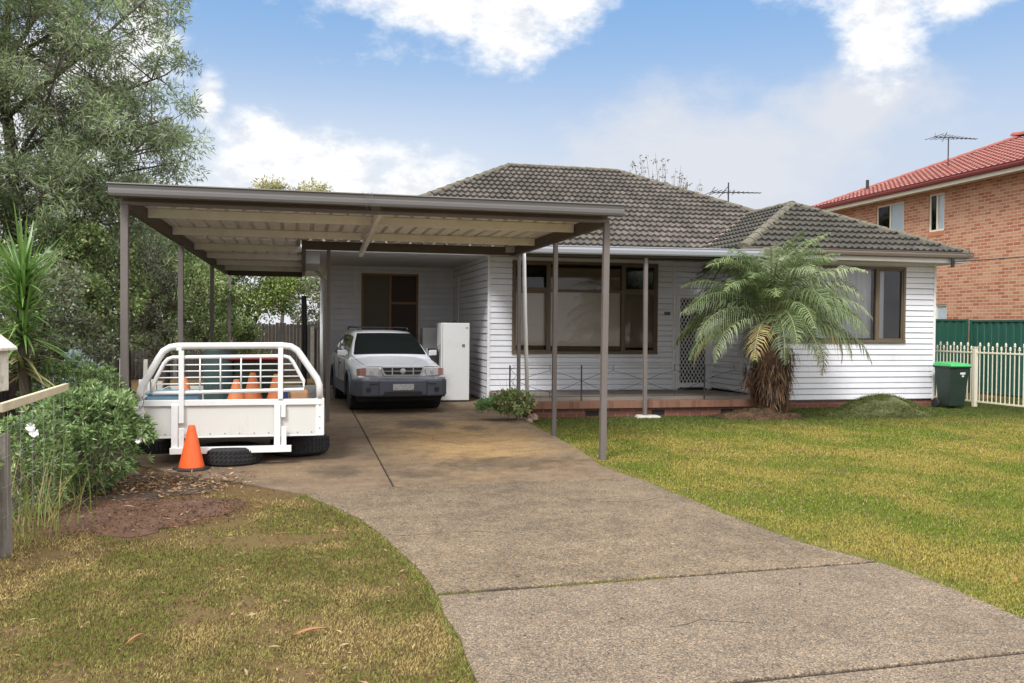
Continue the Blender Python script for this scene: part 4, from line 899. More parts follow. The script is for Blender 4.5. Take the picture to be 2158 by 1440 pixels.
m = MB(); m.box(-.25, -.185, 10.9, 11.1, .56, .82); tag(m.build('paint_tin', mat('navy_tin', (.03, .04, .12), .4, .1, 5), bevel=.01), 'small navy tin beside the timber block in the ute tray', 'tin')
# tangled wire on the tray's left corner
m = MB()
for k in range(9):
    c = Vector((-1.83+random.uniform(-.03, .05), 10.12, .80+random.uniform(-.08, .05))); r_ = random.uniform(.05, .11); a0 = random.uniform(0, 6)
    m.tube([c+Vector((math.cos(a0+t)*r_, random.uniform(-.02, .02), math.sin(a0+t)*r_)) for t in np.linspace(0, random.uniform(3, 6), 10)], .0035, 4)
tag(m.build('wire_tangle', 'wire'), 'tangle of black wire hung on the left carport post at the ute tray', 'wire')

# ------------------------------------------------------------------ fridge
fr = thing('fridge', (3.10, 18.1, 0), 'old white upright fridge standing beside the parked wagon', 'fridge')
bx(2.79, 3.36, 17.98, 18.62, .05, 1.66).build('cabinet', 'fridge', fr, bevel=.015, seg=3)
bx(2.765, 2.785, 17.96, 18.6, .06, 1.655).build('side_edge', 'trim', fr, bevel=.005)
bx(3.20, 3.26, 17.972, 17.979, 1.16, 1.22).build('badge', 'postbrown', fr); bx(3.28, 3.32, 17.972, 17.979, 1.55, 1.57).build('badge', 'postbrown', fr)
m = MB(); 
for x, y in ((2.84, 18.03), (3.30, 18.03), (2.84, 18.57), (3.3, 18.57)): m.lathe([(.02, .022), (.02, .05)], (x, y, 0), 8)
m.build('foot', 'blackplastic', fr)
m = MB(); m.tube([(2.76, 18.05, 1.2), (2.70, 18.05, 1.15), (2.70, 18.06, .95), (2.735, 18.1, .9)], .008, 6); m.tube([(2.75, 18.05, 1.15), (2.72, 18.1, .8), (2.66, 18.1, .5)], .006, 5); m.build('hose', 'wire', fr)
cb = thing('cardboard_box', (2.7, 19.4, 0), 'grey box with black front on end behind the fridge', 'box')
bx(2.50, 2.95, 18.9, 19.3, .02, 1.55).build('carton', mat('grey_carton', (.36, .36, .35), .7, .08, 4), cb, bevel=.01)
m = MB(); m.box(2.55, 2.74, 18.2, 18.5, .02, 1.12); tag(m.build('speaker_box', 'blackplastic', bevel=.02), 'tall narrow black cabinet between the fridge and the wagon', 'cabinet')
m = MB(); m.bar((2.52, 18.1, .03), (2.49, 18.15, 1.13), .03, .03); tag(m.build('metal_strip', 'alu'), 'pale metal strip standing beside the black cabinet', 'strip')

# ------------------------------------------------------------------ station wagon (built at origin, nose towards -Y)
car = thing('station_wagon', (0, 0, 0), 'silver station wagon with grey bumpers parked nose out under the carport', 'car')
CW = .865
def interp(tbl, y):
    for (a, va), (c, vc) in zip(tbl[:-1], tbl[1:]):
        if a <= y <= c: return va+(vc-va)*(y-a)/(c-a) if isinstance(va, float) else tuple(p+(q-p)*(y-a)/(c-a) for p, q in zip(va, vc))
    return tbl[-1][1]
# y : (half width, belt z, deck z at centre, bottom z)
ST = [(-2.18, (.60, .62, .66, .46)), (-2.14, (.74, .66, .80, .36)), (-2.04, (.80, .72, .845, .30)), (-1.75, (.84, .80, .885, .27)), (-1.3, (.86, .86, .935, .26)), (-.95, (.865, .90, .985, .26)), (-.85, (.865, .905, 1.0, .26)), (0., (.867, .93, .98, .26)), (1.2, (.865, .95, 1.0, .26)), (1.9, (.85, .96, 1.0, .28)), (2.15, (.80, .95, .98, .33)), (2.25, (.70, .9, .93, .42))]
ys = sorted(set([s[0] for s in ST]+list(np.arange(-1.95, 2.1, .15))))
vs = []; fs = []
def ring(w, bz, dz, bt):
    h = [(0, bt), (w*.86, bt), (w*.975, bt+.07), (w, bt+.2), (w*1.0, (bt+bz)/2+.06), (w*.985, bz-.05), (w*.945, bz), (w*.86, bz+(dz-bz)*.45), (w*.5, dz-.008), (0, dz)]
    return h+[(-x, z) for x, z in h[-2:0:-1]]
for y in ys:
    for x, z in ring(*interp(ST, y)): vs.append((x, y, z))
k = len(ring(1, 1, 1, 0)); 
for i in range(len(ys)-1):
    for j in range(k): fs.append((i*k+j, i*k+(j+1) % k, (i+1)*k+(j+1) % k, (i+1)*k+j))
fs += [tuple(range(k)), tuple((len(ys)-1)*k+j for j in range(k))]
m = MB(); m.mesh(vs, fs)
body = m.build('body', ['carpaint', 'cladding', 'blackplastic'], car, smooth=True)
for p in body.data.polygons:
    if p.center.z < .50: p.material_index = 1
# wheel arches cut out
cut = MB()
for y in (-1.33, 1.19):
    cut.lathe([(.375, -1.0), (.375, 1.0)], (0, y, .33), 32, 'X')
co = cut.build('cutter', 'blackplastic')
md = body.modifiers.new('c', 'BOOLEAN'); md.object = co; md.operation = 'DIFFERENCE'; md.solver = 'EXACT'
dg = bpy.context.evaluated_depsgraph_get(); dg.update(); me2 = bpy.data.meshes.new_from_object(body.evaluated_get(dg)); body.modifiers.clear(); body.data = me2
bpy.data.objects.remove(co)
try: body.data.set_sharp_from_angle(angle=rad(38))
except Exception: pass
# greenhouse
GH = [(-.88, (.74, .99)), (-.45, (.66, 1.25)), (-.12, (.575, 1.415)), (.1, (.565, 1.455)), (.9, (.565, 1.475)), (1.7, (.56, 1.455)), (1.98, (.56, 1.40)), (2.2, (.66, .97))]
m = MB(); vs = []; 
def gring(y, wt, zt):
    wb_ = .80; zb_ = .93; t = max(0, min(1, (zt-.95)/.5)); wtop = wt
    h = [(0, zb_-.05), (wb_, zb_-.05), (wb_-.0, zb_), (wb_+(wtop-wb_)*.93, zb_+(zt-zb_)*.90), (wtop*.94, zb_+(zt-zb_)*.985), (wtop*.5, zt+.012), (0, zt+.016)]
    return h+[(-x, z) for x, z in h[-2:0:-1]]
gy = [-.88, -.7, -.5, -.3, -.12, 0., .2, .6, 1.0, 1.4, 1.75, 1.98, 2.1, 2.2]
for y in gy:
    for x, z in gring(y, *interp(GH, y)): vs.append((x, y, z))
k = len(gring(0, .5, 1.4)); fs = [(i*k+j, i*k+(j+1) % k, (i+1)*k+(j+1) % k, (i+1)*k+j) for i in range(len(gy)-1) for j in range(k)]+[tuple(range(k)), tuple((len(gy)-1)*k+j for j in range(k))]
m.mesh(vs, fs); cab = m.build('cabin', 'carpaint', car, smooth=True)
try: cab.data.set_sharp_from_angle(angle=rad(38))
except Exception: pass
darkglass = mat('tinted_glass', (.006, .009, .009), .05, .1, 2, spec=.3)
m = MB()   # windscreen
def cabin_pt(y, s, off=.012):
    w, z = interp(GH, y); return Vector((s*w, y, z))+Vector((0, -.7, .7))*off
rows_ = []
for y in (-.855, -.7, -.5, -.3, -.15):
    w, z = interp(GH, y); r_ = []
    for s in np.linspace(-1, 1, 9): r_.append((s*(w-.03), y-.012, z+.022-.008*abs(s)**2-(.0 if y > -.8 else .0)))
    rows_.append(r_)
m.mesh([p for r_ in rows_ for p in r_], [(i*9+j, i*9+j+1, (i+1)*9+j+1, (i+1)*9+j) for i in range(4) for j in range(8)])
ws = m.build('windscreen', darkglass, car, smooth=True)
m = MB()
for x, a in ((-.3, .1), (.28, .1)): m.bar((x, -.87, .995), (x+.42, -.80, 1.03), .012, .01)
m.build('wiper', 'blackplastic', ws)
m = MB(); m.box(-.09, .09, -.17, -.14, 1.33, 1.375); m.build('mirror', 'dark', ws, bevel=.01)
for s in (-1, 1):
    for (ya, yb) in ((-.62, .18), (.26, 1.08), (1.16, 1.85)):
        m = MB(); pts = []
        def sp(y, t):
            wt, zt_ = interp(GH, y); x = .80+(wt-.80)*.93*t/.9*.9; z = .93+(zt_-.93)*.90*t; return (s*(.80+(.80+(wt-.80)*.93-.80)*t+.008), y, z)
        yt0 = ya+.38 if ya < -.3 else ya
        if ya < -.3: P_ = [sp(ya, .08), sp(yb, .08), sp(yb, .93), sp(-.12, .93), sp(-.35, .88)]
        else: P_ = [sp(ya, .08), sp(yb, .08), sp(yb-.02 if yb < 1.5 else yb-.06, .93), sp(ya, .93)]
        m.mesh(P_, [tuple(range(len(P_)))]); m.build('side_window', darkglass, car)
# nose details
for s_ in (-1, 1):
    m = MB(); m.tube([(s_*.74, -.86, 1.0), (s_*.745, -1.3, .955), (s_*.72, -1.75, .905), (s_*.66, -2.08, .856)], .0045, 5); m.build('bonnet_gap', 'dark', car)
m = MB(); m.tube([(-.66, -2.155, .83), (0, -2.19, .838), (.66, -2.155, .83)], .005, 5); m.build('bonnet_gap', 'dark', car)
m = MB(); m.prism([(-.40, .845), (.40, .845), (.37, .72), (.33, .665), (-.33, .665), (-.37, .72)], -2.222, -2.16); m.build('grille_surround', 'carpaint', car, bevel=.012, seg=3)
m = MB(); m.prism([(-.365, .815), (.365, .815), (.335, .73), (.305, .69), (-.305, .69), (-.335, .73)], -2.226, -2.2225); gr = m.build('grille', 'blackplastic', car)
m = MB(); m.box(-.35, .35, -2.234, -2.227, .750, .760)
for x in (-.19, 0, .19): m.box(x-.009, x+.009, -2.233, -2.227, .692, .813)
m.lathe([(.05, 0), (.05, -.012), (.03, -.016)], (0, -2.234, .755), 16, 'Y'); m.build('grille_bars', 'chrome', gr)
for s in (-1, 1):
    m = MB(); m.prism([(s*.415, .825), (s*.66, .815), (s*.66, .67), (s*.44, .665)], -2.19, -2.08); hl = m.build('headlight', 'lamp', car, bevel=.01)
    m = MB(); m.mesh([(s*.664, -2.185, .815), (s*.755, -2.13, .80), (s*.80, -2.02, .79), (s*.80, -2.02, .68), (s*.755, -2.13, .675), (s*.664, -2.185, .67)], [(0, 1, 4, 5), (1, 2, 3, 4)]); o = m.build('indicator', 'amber', car)
    md = o.modifiers.new('s', 'SOLIDIFY'); md.thickness = .02
    m = MB(); m.lathe([(.04, 0), (.035, -.008)], (s*.55, -2.192, .74), 14, 'Y'); m.build('reflector', 'chrome', hl)
m = MB()  # white band beneath lights and hood edge
m.prism([(-.80, .665), (.80, .665), (.80, .615), (-.80, .615)], -2.17, -2.0); m.build('front_valance', 'carpaint', car, bevel=.02, seg=3)
plan = [(-.865, -1.72), (-.868, -1.95), (-.83, -2.12), (-.72, -2.235), (-.45, -2.285), (0, -2.30), (.45, -2.285), (.72, -2.235), (.83, -2.12), (.868, -1.95), (.865, -1.72)]
m = MB(); m.prism(plan, .30, .60, 'Z'); bm_ = m.build('bumper', 'cladding', car, bevel=.035, seg=3)
m = MB(); m.box(-.34, .34, -2.312, -2.28, .335, .39); m.build('air_intake', 'blackplastic', bm_)
m = MB(); m.box(-.44, -.432, -2.296, -2.27, .33, .59); m.box(.432, .44, -2.296, -2.27, .33, .59); m.box(-.42, .42, -2.303, -2.28, .325, .332); m.box(-.6, -.45, -2.285, -2.26, .52, .535); m.box(.45, .6, -2.285, -2.26, .52, .535); m.build('bumper_joint', 'blackplastic', bm_)
m = MB(); m.box(-.19, .19, -2.318, -2.305, .415, .525); m.build('number_plate', 'plate', car, bevel=.004)
for s in (-1, 1):
    m = MB(); m.lathe([(.045, 0), (.045, -.01)], (s*.62, -2.262, .42), 12, 'Y'); m.build('fog_lamp', 'blackplastic', bm_)
# arches, sills, wheels
for y in (-1.33, 1.19):
    for s in (-1, 1):
        m = MB(); pth = [(s*.872, y+.40*math.cos(rad(a)), .33+.40*math.sin(rad(a))) for a in np.linspace(-12, 192, 22)]; m.tube(pth, .03, 6); m.build('wheel_arch', 'cladding', car, smooth=True)
        x = s*.755; w = MB(); w.lathe([(.20, -.095), (.29, -.10), (.315, -.085), (.325, -.05), (.325, .05), (.315, .085), (.29, .10), (.20, .095)], (x, y, .325), 32, 'X'); wo_ = w.build('wheel', 'rubber', car)
        w = MB(); w.lathe([(.20, s*.07), (.19, s*.085), (.15, s*.06), (.05, s*.075), (.04, s*.085)], (x, y, .325), 20, 'X'); w.build('rim', 'chrome', wo_)
for y in (-1.33, 1.19):
    m = MB(); m.lathe([(.35, -.74), (.35, .74)], (0, y, .33), 20, 'X'); m.build('wheel_well', 'dark', car)
for s in (-1, 1):
    m = MB(); m.box(s*.858 if s > 0 else -.878, .878 if s > 0 else -.858, -.88, .76, .27, .50); m.build('side_cladding', 'cladding', car, bevel=.006)
    m = MB(); m.tube([(s*.50, -.02, 1.49), (s*.50, .05, 1.525), (s*.50, 1.6, 1.535), (s*.50, 1.72, 1.48)], .016, 8); m.build('roof_rail', 'blackplastic', car, smooth=True)
    m = MB(); m.mesh([(s*.82, -.62, .97), (s*.99, -.60, .98), (s*.99, -.60, 1.09), (s*.83, -.62, 1.08), (s*.82, -.52, .97), (s*.97, -.52, .98), (s*.97, -.52, 1.09), (s*.83, -.52, 1.08)], [(0, 1, 2, 3), (7, 6, 5, 4), (0, 4, 5, 1), (1, 5, 6, 2), (2, 6, 7, 3), (3, 7, 4, 0)]); m.build('side_mirror', 'carpaint', car, bevel=.015)
    m = MB(); m.box(s*.868-.012, s*.868+.012, -.02, .12, .80, .83); m.build('door_handle', 'blackplastic', car)
    m = Multi()
    for yy in (-.72, .22, 1.1): m.box(s*.8665-.004, s*.8665+.004, yy-.004, yy+.004, .5, .92)
    m.build('door_gap', 'dark', car)
m = Multi2(); m.bar((-.52, .3, 1.53), (.52, .3, 1.53), .04, .02); m.bar((-.52, 1.1, 1.53), (.52, 1.1, 1.53), .04, .02); m.build('roof_bar', 'blackplastic', car, bevel=.005)
m = MB(); m.prism([(-.8, .30), (.8, .30), (.75, .2), (-.75, .2)], -2.0, 1.9); m.build('underbody', 'dark', car)
car.location = (1.76, 15.74+2.3, .022); car.rotation_euler = (0, 0, rad(4.2)); car.location.x = 1.744-2.3*math.sin(rad(4.2))+.0

# ------------------------------------------------------------------ mailbox, posts and rails at the left
mbx = thing('mailbox', (-2.0, 5.75, 0), 'weathered white painted timber letterbox with pitched roof at the left edge', 'mailbox')
A = Vector((-1.80, 5.60, 0)); 
ux = Vector((-.85, .15, 0)).normalized(); uy = Vector((.12, .9, 0)).normalized()
def mp(a, bq_, z): return A+ux*a+uy*bq_+Vector((0, 0, z))
m = MB(); m.mesh([mp(0, 0, 1.18), mp(.34, 0, 1.15), mp(.34, .34, 1.15), mp(0, .34, 1.18), mp(0, 0, 1.44), mp(.34, 0, 1.42), mp(.34, .34, 1.42), mp(0, .34, 1.44), mp(.17, 0, 1.56), mp(.17, .34, 1.56)],
                 [(0, 1, 2, 3), (0, 4, 8, 5, 1), (3, 2, 6, 9, 7), (0, 3, 7, 4), (1, 5, 6, 2), (4, 7, 9, 8), (5, 8, 9, 6)]); m.build('box', 'mailbox', mbx, bevel=.006)
m = MB()
for a0, z0_, a1, z1_ in ((-.035, 1.425, .17, 1.585), (.375, 1.40, .17, 1.585)):
    m.mesh([mp(a0, -.04, z0_), mp(a1, -.04, z1_), mp(a1, .38, z1_), mp(a0, .38, z0_), mp(a0, -.04, z0_+.018), mp(a1, -.04, z1_+.018), mp(a1, .38, z1_+.018), mp(a0, .38, z0_+.018)], [(0, 1, 2, 3), (7, 6, 5, 4), (0, 4, 5, 1), (1, 5, 6, 2), (2, 6, 7, 3), (3, 7, 4, 0)])
m.build('roof', 'mailbox', mbx, bevel=.004)
m = MB(); p = mp(.2, .2, 0); m.box(p.x-.05, p.x+.05, p.y-.05, p.y+.05, 0, 1.16); m.build('post', 'oldwood', mbx, bevel=.006)
m = MB(); m.mesh([(-2.08, 6.55, 0), (-1.95, 6.52, 0), (-1.94, 6.66, 0), (-2.07, 6.68, 0), (-2.05, 6.56, .80), (-1.955, 6.54, .86), (-1.95, 6.63, .84), (-2.04, 6.65, .78)], [(4, 5, 6, 7), (0, 1, 5, 4), (1, 2, 6, 5), (2, 3, 7, 6), (3, 0, 4, 7)])
tag(m.build('timber_post', 'oldwood', bevel=.012), 'split weathered grey timber post at the left edge, below the letterbox', 'post')
m = MB(); m.bar((-1.93, 6.35, 1.035), (-1.93, 8.0, 1.06), .035, .06); tag(m.build('timber_rail', 'palewood', bevel=.004), 'pale timber rail above the bushy plants at the left edge', 'rail')
m = MB()
for k in range(6): m.tube([(-1.93, 6.5+k*.28, 1.02), (-1.93, 6.5+k*.28, .2)], .0016, 4)
for z in np.arange(.3, 1.0, .2): m.tube([(-1.93, 6.4, z), (-1.93, 8.0, z)], .0014, 4)
tag(m.build('wire_mesh', 'alu'), 'thin wire mesh hanging below the pale timber rail', 'mesh')
for x, y, z, lb in ((-2.25, 11.9, 1.15, 'left pale stake standing behind the left carport post'), (-2.0, 12.1, 1.13, 'right pale stake standing behind the left carport post')):
    m = MB(); m.bar((x, y, 0), (x+.02, y, z), .05, .03); tag(m.build('stake', 'concretepad', bevel=.004), lb, 'stake', 'stakes by the carport post')
m = MB()
for k in range(4): 
    x = -2.1+k*.075; m.box(x, x+.06, 12.3+k*.01, 12.32+k*.01, .1, .86-.03*(k % 2))
m.box(-2.1, -1.8, 12.345, 12.37, .6, .66)
tag(m.build('leaning_fence', 'trim', bevel=.004), 'small white picket panel leaning behind the ute tray', 'fence panel')
m = MB(); m.tube([(-.0, 20.5, 0), (.02, 20.5, 1.2), (.0, 20.5, 2.25)], [.07, .065, .06], 10)
tag(m.build('burnt_post', 'iron'), 'dark post standing left of the house side wall', 'post')
# back fence
bf = thing('timber_fence', (-2, 26.5, 0), 'dark timber paling fence at the back of the side yard', 'fence')
m = MB(); x = -6.0
while x < .5:
    w_ = .10; m.box(x, x+w_-.006, 26.5+random.uniform(-.008, .008), 26.52, 0, 1.62+random.uniform(-.03, .03)); x += w_
m.build('palings', 'darkfence', bf)
for k in range(4): bx(-5.5+k*1.9, -5.4+k*1.9, 26.4, 26.49, 0, 1.55).build('fence_post', 'greybark', bf)
m = MB(); x = 0
f2 = thing('timber_fence', (-4.2, 16, 0), 'dark timber boundary fence behind the shrubs at the left', 'fence')
y = 6.0
while y < 26.4: m.box(-5.22, -5.20+random.uniform(-.008, .008), y, y+.094, 0, 1.62+random.uniform(-.03, .03)); y += .1
m.build('palings', 'darkfence', f2)

# ------------------------------------------------------------------ vegetation
GREY_G = [(.07, .085, .045), (.11, .13, .075), (.16, .18, .12), (.055, .07, .035), (.24, .26, .20), (.15, .12, .08)]
WATTLE = [(.085, .105, .055), (.12, .145, .085), (.165, .19, .12), (.12, .165, .06), (.06, .075, .04)]
MID_G = [(.06, .09, .03), (.10, .14, .045), (.15, .19, .07), (.045, .065, .025), (.23, .26, .13)]
YEL_G = [(.16, .20, .05), (.11, .15, .04), (.22, .25, .08), (.08, .11, .03)]
BLUE_G = [(.15, .19, .20), (.20, .24, .25), (.10, .13, .14), (.26, .30, .32)]
def branchy(mb, root, tips, r0_, n=5):
    """limbs from a trunk polyline to tips"""
    for (st, tip, r) in tips:
        st, tip = Vector(st), Vector(tip); mid = st.lerp(tip, .5)+Vector((random.uniform(-.1, .1), random.uniform(-.1, .1), .12))*(tip-st).length*.6
        mb.tube([st, st.lerp(mid, .6)+Vector((0, 0, .02)), mid.lerp(tip, .4), tip], [r, r*.75, r*.5, r*.2], n)
def cloud_leaves(centers, radii, per, ll, lw, cols, wts=None, out=.4, upb=0., droop=0., jit=.25, clumpvar=.35):
    C_ = np.repeat(np.array(centers), per, 0); R_ = np.repeat(np.array(radii), per, 0)
    if R_.ndim == 1: R_ = R_[:, None]
    n = len(C_); d = nrm(np.random.normal(size=(n, 3))); rr_ = np.random.uniform(0, 1, (n, 1))**.45
    P_ = C_+d*rr_*R_*np.array([1, 1, .75]); dd = nrm(d*out+np.random.normal(size=(n, 3))*.6+np.array([0, 0, upb]))
    L2 = ll*np.random.uniform(.7, 1.25, n); W2 = lw*np.random.uniform(.7, 1.2, n)
    v, q = leafquads(P_, dd, L2, W2, droop=droop); col = palette(n, cols, wts, jit)
    cv = np.repeat(np.random.uniform(1-clumpvar, 1+clumpvar, len(centers)), per)[:, None]
    return v, q, col*cv
def shrub(name, base, cen, rad_, nclump, per, ll, lw, cols, label, cat, group=None, rc=.28, trunk=True, m='leaf', wts=None, upb=.1, droop=0., low=0.0, clumpvar=.35, bark='bark'):
    t = thing(name, tuple(base), label, cat, group); base = Vector(base); cen = np.array(cen); rad_ = np.array(rad_)
    d = nrm(np.random.normal(size=(nclump, 3))); d[:, 2] = np.where(d[:, 2] < -.6, -d[:, 2], d[:, 2])
    cs = cen+d*rad_*np.random.uniform(.35, 1.0, (nclump, 1))**.6; cs[:, 2] = np.maximum(cs[:, 2], low+.1)
    v, q, c = cloud_leaves(cs, np.random.uniform(rc*.6, rc*1.3, nclump), per, ll, lw, cols, wts, upb=upb, droop=droop, clumpvar=clumpvar)
    v[:, 2] = np.maximum(v[:, 2], .02)
    o = colmesh('foliage', v, q, c, m, t)
    if trunk:
        b = MB(); top = Vector(tuple(cen)); h = top-base
        b.tube([base, base+h*.5+Vector((.05, .03, 0)), base+h*.9], [.05+.012*h.length, .04, .02], 7)
        for i in range(0, nclump, 3):
            st = base+h*random.uniform(.3, .85); b.tube([st, st.lerp(Vector(cs[i]), .5)+Vector((0, 0, .05)), Vector(cs[i])], [.018, .012, .004], 4)
        b.build('trunk', bark, t)
    return t
# --- the tall wattle, left
wt = thing('wattle_tree', (-4.55, 15.6, 0), 'tall grey green feathery tree rising over the left of the carport', 'tree')
b = MB(); trunk = [(-4.5, 15.6, 0), (-4.52, 15.6, 1.6), (-4.60, 15.62, 2.9), (-4.55, 15.6, 4.2), (-4.75, 15.7, 5.6), (-4.6, 15.7, 7.2), (-4.65, 15.8, 8.8)]
b.tube(trunk, [.16, .13, .11, .095, .075, .05, .02], 9); tips = []; cs = []
limbs = [((-4.58, 15.6, 2.9), (-2.6, 15.2, 4.4), .05), ((-4.56, 15.6, 3.6), (-2.05, 15.0, 4.9), .055), ((-4.55, 15.6, 4.2), (-2.3, 16.2, 5.9), .05), ((-4.65, 15.65, 4.9), (-2.5, 15.4, 6.9), .05), ((-4.75, 15.7, 5.6), (-3.2, 15.6, 8.2), .04),
         ((-4.6, 15.6, 3.1), (-6.4, 15.3, 5.0), .05), ((-4.7, 15.65, 4.8), (-6.6, 15.8, 7.0), .045), ((-4.7, 15.7, 6.4), (-5.6, 15.6, 8.8), .03), ((-4.6, 15.6, 4.0), (-3.4, 13.8, 5.4), .04), ((-4.6, 15.6, 4.6), (-4.6, 13.9, 6.6), .04), ((-4.6, 15.6, 3.4), (-3.6, 17.2, 5.2), .04), ((-4.6, 15.6, 2.7), (-3.0, 16.2, 3.5), .03), ((-4.6, 15.6, 2.8), (-5.8, 14.4, 3.7), .035), ((-4.6, 15.7, 6.6), (-3.7, 15.3, 8.9), .03),
         ((-4.6, 15.6, 2.9), (-1.95, 15.4, 3.7), .035), ((-4.58, 15.6, 3.2), (-1.95, 16.0, 4.4), .035), ((-4.6, 15.6, 2.4), (-2.6, 14.8, 3.2), .03), ((-4.6, 15.6, 2.5), (-3.6, 14.2, 3.6), .03), ((-4.6, 15.6, 2.6), (-5.6, 15.0, 3.2), .03), ((-4.7, 15.65, 5.0), (-3.3, 14.6, 6.3), .03), ((-4.7, 15.65, 5.2), (-5.7, 14.6, 6.0), .03), ((-4.75, 15.7, 5.7), (-2.7, 16.0, 7.5), .03)]
for st, tip, r in limbs:
    st, tip = Vector(st), Vector(tip); mid = st.lerp(tip, .5)+Vector((random.uniform(-.15, .15), random.uniform(-.2, .2), random.uniform(.0, .3)))
    b.tube([st, st.lerp(mid, .6), mid, mid.lerp(tip, .6), tip], [r, r*.8, r*.6, r*.4, r*.2], 6)
    for k in range(22):
        t = random.uniform(.25, 1.0); p = (st.lerp(mid, t*2) if t < .5 else mid.lerp(tip, t*2-1)); e = p+Vector((random.gauss(0, .6), random.gauss(0, .5), random.gauss(.12, .5)))
        if e.x > -1.75: e.x = -1.75-random.uniform(0, .4)
        b.tube([p, p.lerp(e, .5)+Vector((0, 0, .04)), e], [r*.3, r*.2, .004], 4); cs.append(tuple(e))
b.build('trunk', 'bark', wt)
v, q, c = cloud_leaves(cs, np.random.uniform(.17, .36, len(cs)), 210, .12, .020, WATTLE, out=.75, upb=.15, droop=.12, clumpvar=.30)
colmesh('crown', v, q, c, 'leaf', wt)
# --- shrubs under and behind the carport
H = 'mixed shrubs along the left boundary'
shrub('shrub', (-3.5, 12.6, 0), (-3.5, 12.6, 1.35), (.95, .8, 1.15), 60, 200, .06, .030, GREY_G, 'dense grey green shrub behind the pale stakes, nearest the ute tray', 'shrub', H)
shrub('shrub', (-3.4, 15.0, 0), (-3.45, 15.0, 1.9), (1.0, 1.1, 1.6), 85, 200, .065, .034, MID_G, 'tall green shrub between the first and second left carport posts', 'shrub', H)
shrub('shrub', (-3.2, 17.6, 0), (-3.3, 17.7, 2.0), (1.0, 1.1, 1.7), 80, 190, .07, .036, GREY_G, 'tall grey shrub behind the second left carport post', 'shrub', H)
shrub('shrub', (-2.9, 20.3, 0), (-2.95, 20.4, 2.1), (.95, 1.2, 1.9), 75, 180, .08, .042, MID_G, 'dark green shrub behind the third left carport post', 'shrub', H)
shrub('shrub', (-2.3, 23.6, 0), (-2.6, 23.8, 1.7), (1.0, 1.0, 1.6), 60, 170, .09, .045, MID_G, 'green bush near the far left carport post', 'shrub', H)
shrub('shrub', (-4.2, 10.8, 0), (-4.1, 11.0, 1.7), (1.0, .9, 1.3), 60, 190, .06, .030, MID_G, 'green shrub behind the spiky yucca', 'shrub', H)
shrub('shrub', (-5.4, 13.0, 0), (-5.4, 13.2, 2.1), (1.1, 1.0, 1.8), 70, 180, .065, .032, GREY_G, 'grey green shrub at the far left under the feathery tree', 'shrub', H)
shrub('shrub', (-1.9, 25.4, 0), (-1.9, 25.4, .95), (.85, .5, .85), 45, 150, .08, .04, MID_G, 'low dark green bush in front of the back timber fence', 'shrub', H)
shrub('tree', (-1.6, 28.5, 0), (-1.7, 28.6, 2.7), (1.7, 1.3, 1.7), 125, 190, .11, .055, YEL_G+MID_G[:2], 'yellow green tree over the back fence, seen through the carport', 'tree', 'trees behind the back fence', rc=.45)
shrub('tree', (-4.6, 29.5, 0), (-4.4, 29.5, 3.0), (2.0, 1.3, 2.2), 80, 170, .12, .06, MID_G, 'dark green tree over the back fence at the left', 'tree', 'trees behind the back fence', rc=.5)
shrub('tree', (.6, 31, 0), (.5, 31, 2.2), (1.2, 1.0, 1.5), 45, 150, .12, .06, GREY_G+[(.25, .24, .2)], 'pale grey leafed tree beside the house end, over the back fence', 'tree', 'trees behind the back fence', rc=.4)
# blue grey bush and a light flowering shrub near the front
shrub('bush', (-2.55, 11.0, 0), (-2.55, 11.0, .72), (.52, .4, .50), 34, 170, .055, .022, BLUE_G, 'blue grey leafed bush left of the stakes', 'bush', 'low bushes in the left bed', rc=.16, trunk=False, upb=.3)
LUSH = [(.095, .145, .05), (.13, .19, .07), (.18, .25, .115), (.055, .09, .03), (.24, .30, .15)]
def rosette_bush(name, cen, rad_, n, label, ll=.055, cols=LUSH):
    t = thing(name, (cen[0], cen[1], 0), label, 'bush', 'low bushes in the left bed'); cen = np.array(cen); rad_ = np.array(rad_)
    d = nrm(np.random.normal(size=(n, 3))); d[:, 2] = np.abs(d[:, 2])*np.where(np.random.rand(n) < .25, -1, 1); lump = 1+.16*np.sin(d[:, 0]*7+1)*np.cos(d[:, 1]*6)+.08*np.sin(d[:, 2]*11)
    P_ = cen+d*rad_*lump[:, None]*(np.random.uniform(.55, 1, (n, 1))**.5); P_[:, 2] = np.maximum(P_[:, 2], .05)
    k = 11; B_ = np.repeat(P_, k, 0); D = np.repeat(nrm(d+np.array([0, 0, .5])), k, 0)
    dd = nrm(D*.75+np.random.normal(size=(n*k, 3))*.55); v, q = leafquads(B_, dd, ll*np.random.uniform(.6, 1.25, n*k), ll*.26, droop=.05)
    c = palette(n*k, cols, None, .2)*np.repeat(np.random.uniform(.7, 1.25, n), k)[:, None]; colmesh('foliage', v, q, c, 'leaf', t)
    b = MB()
    for i in range(0, n, 14): p = Vector(P_[i]); g0 = Vector((cen[0]+random.uniform(-.1, .1), cen[1], 0)); b.tube([g0, g0.lerp(p, .5)+Vector((0, 0, .05)), p], [.008, .006, .003], 4)
    b.build('stems', 'greybark', t); return t
rosette_bush('bush', (-1.95, 8.85, .50), (.48, .42, .50), 1000, 'rounded bright green bush beside the left carport post', .075)
rosette_bush('bush', (-2.30, 9.8, .70), (.50, .40, .55), 900, 'pale green bush behind the timber rail, below the yucca')
rosette_bush('bush', (-2.2, 8.0, .38), (.30, .40, .50), 550, 'weedy green bush under the end of the timber rail', .06)
rosette_bush('bush', (-2.22, 6.3, .62), (.24, .3, .30), 260, 'dark leafy plant behind the weathered post', .06, MID_G)
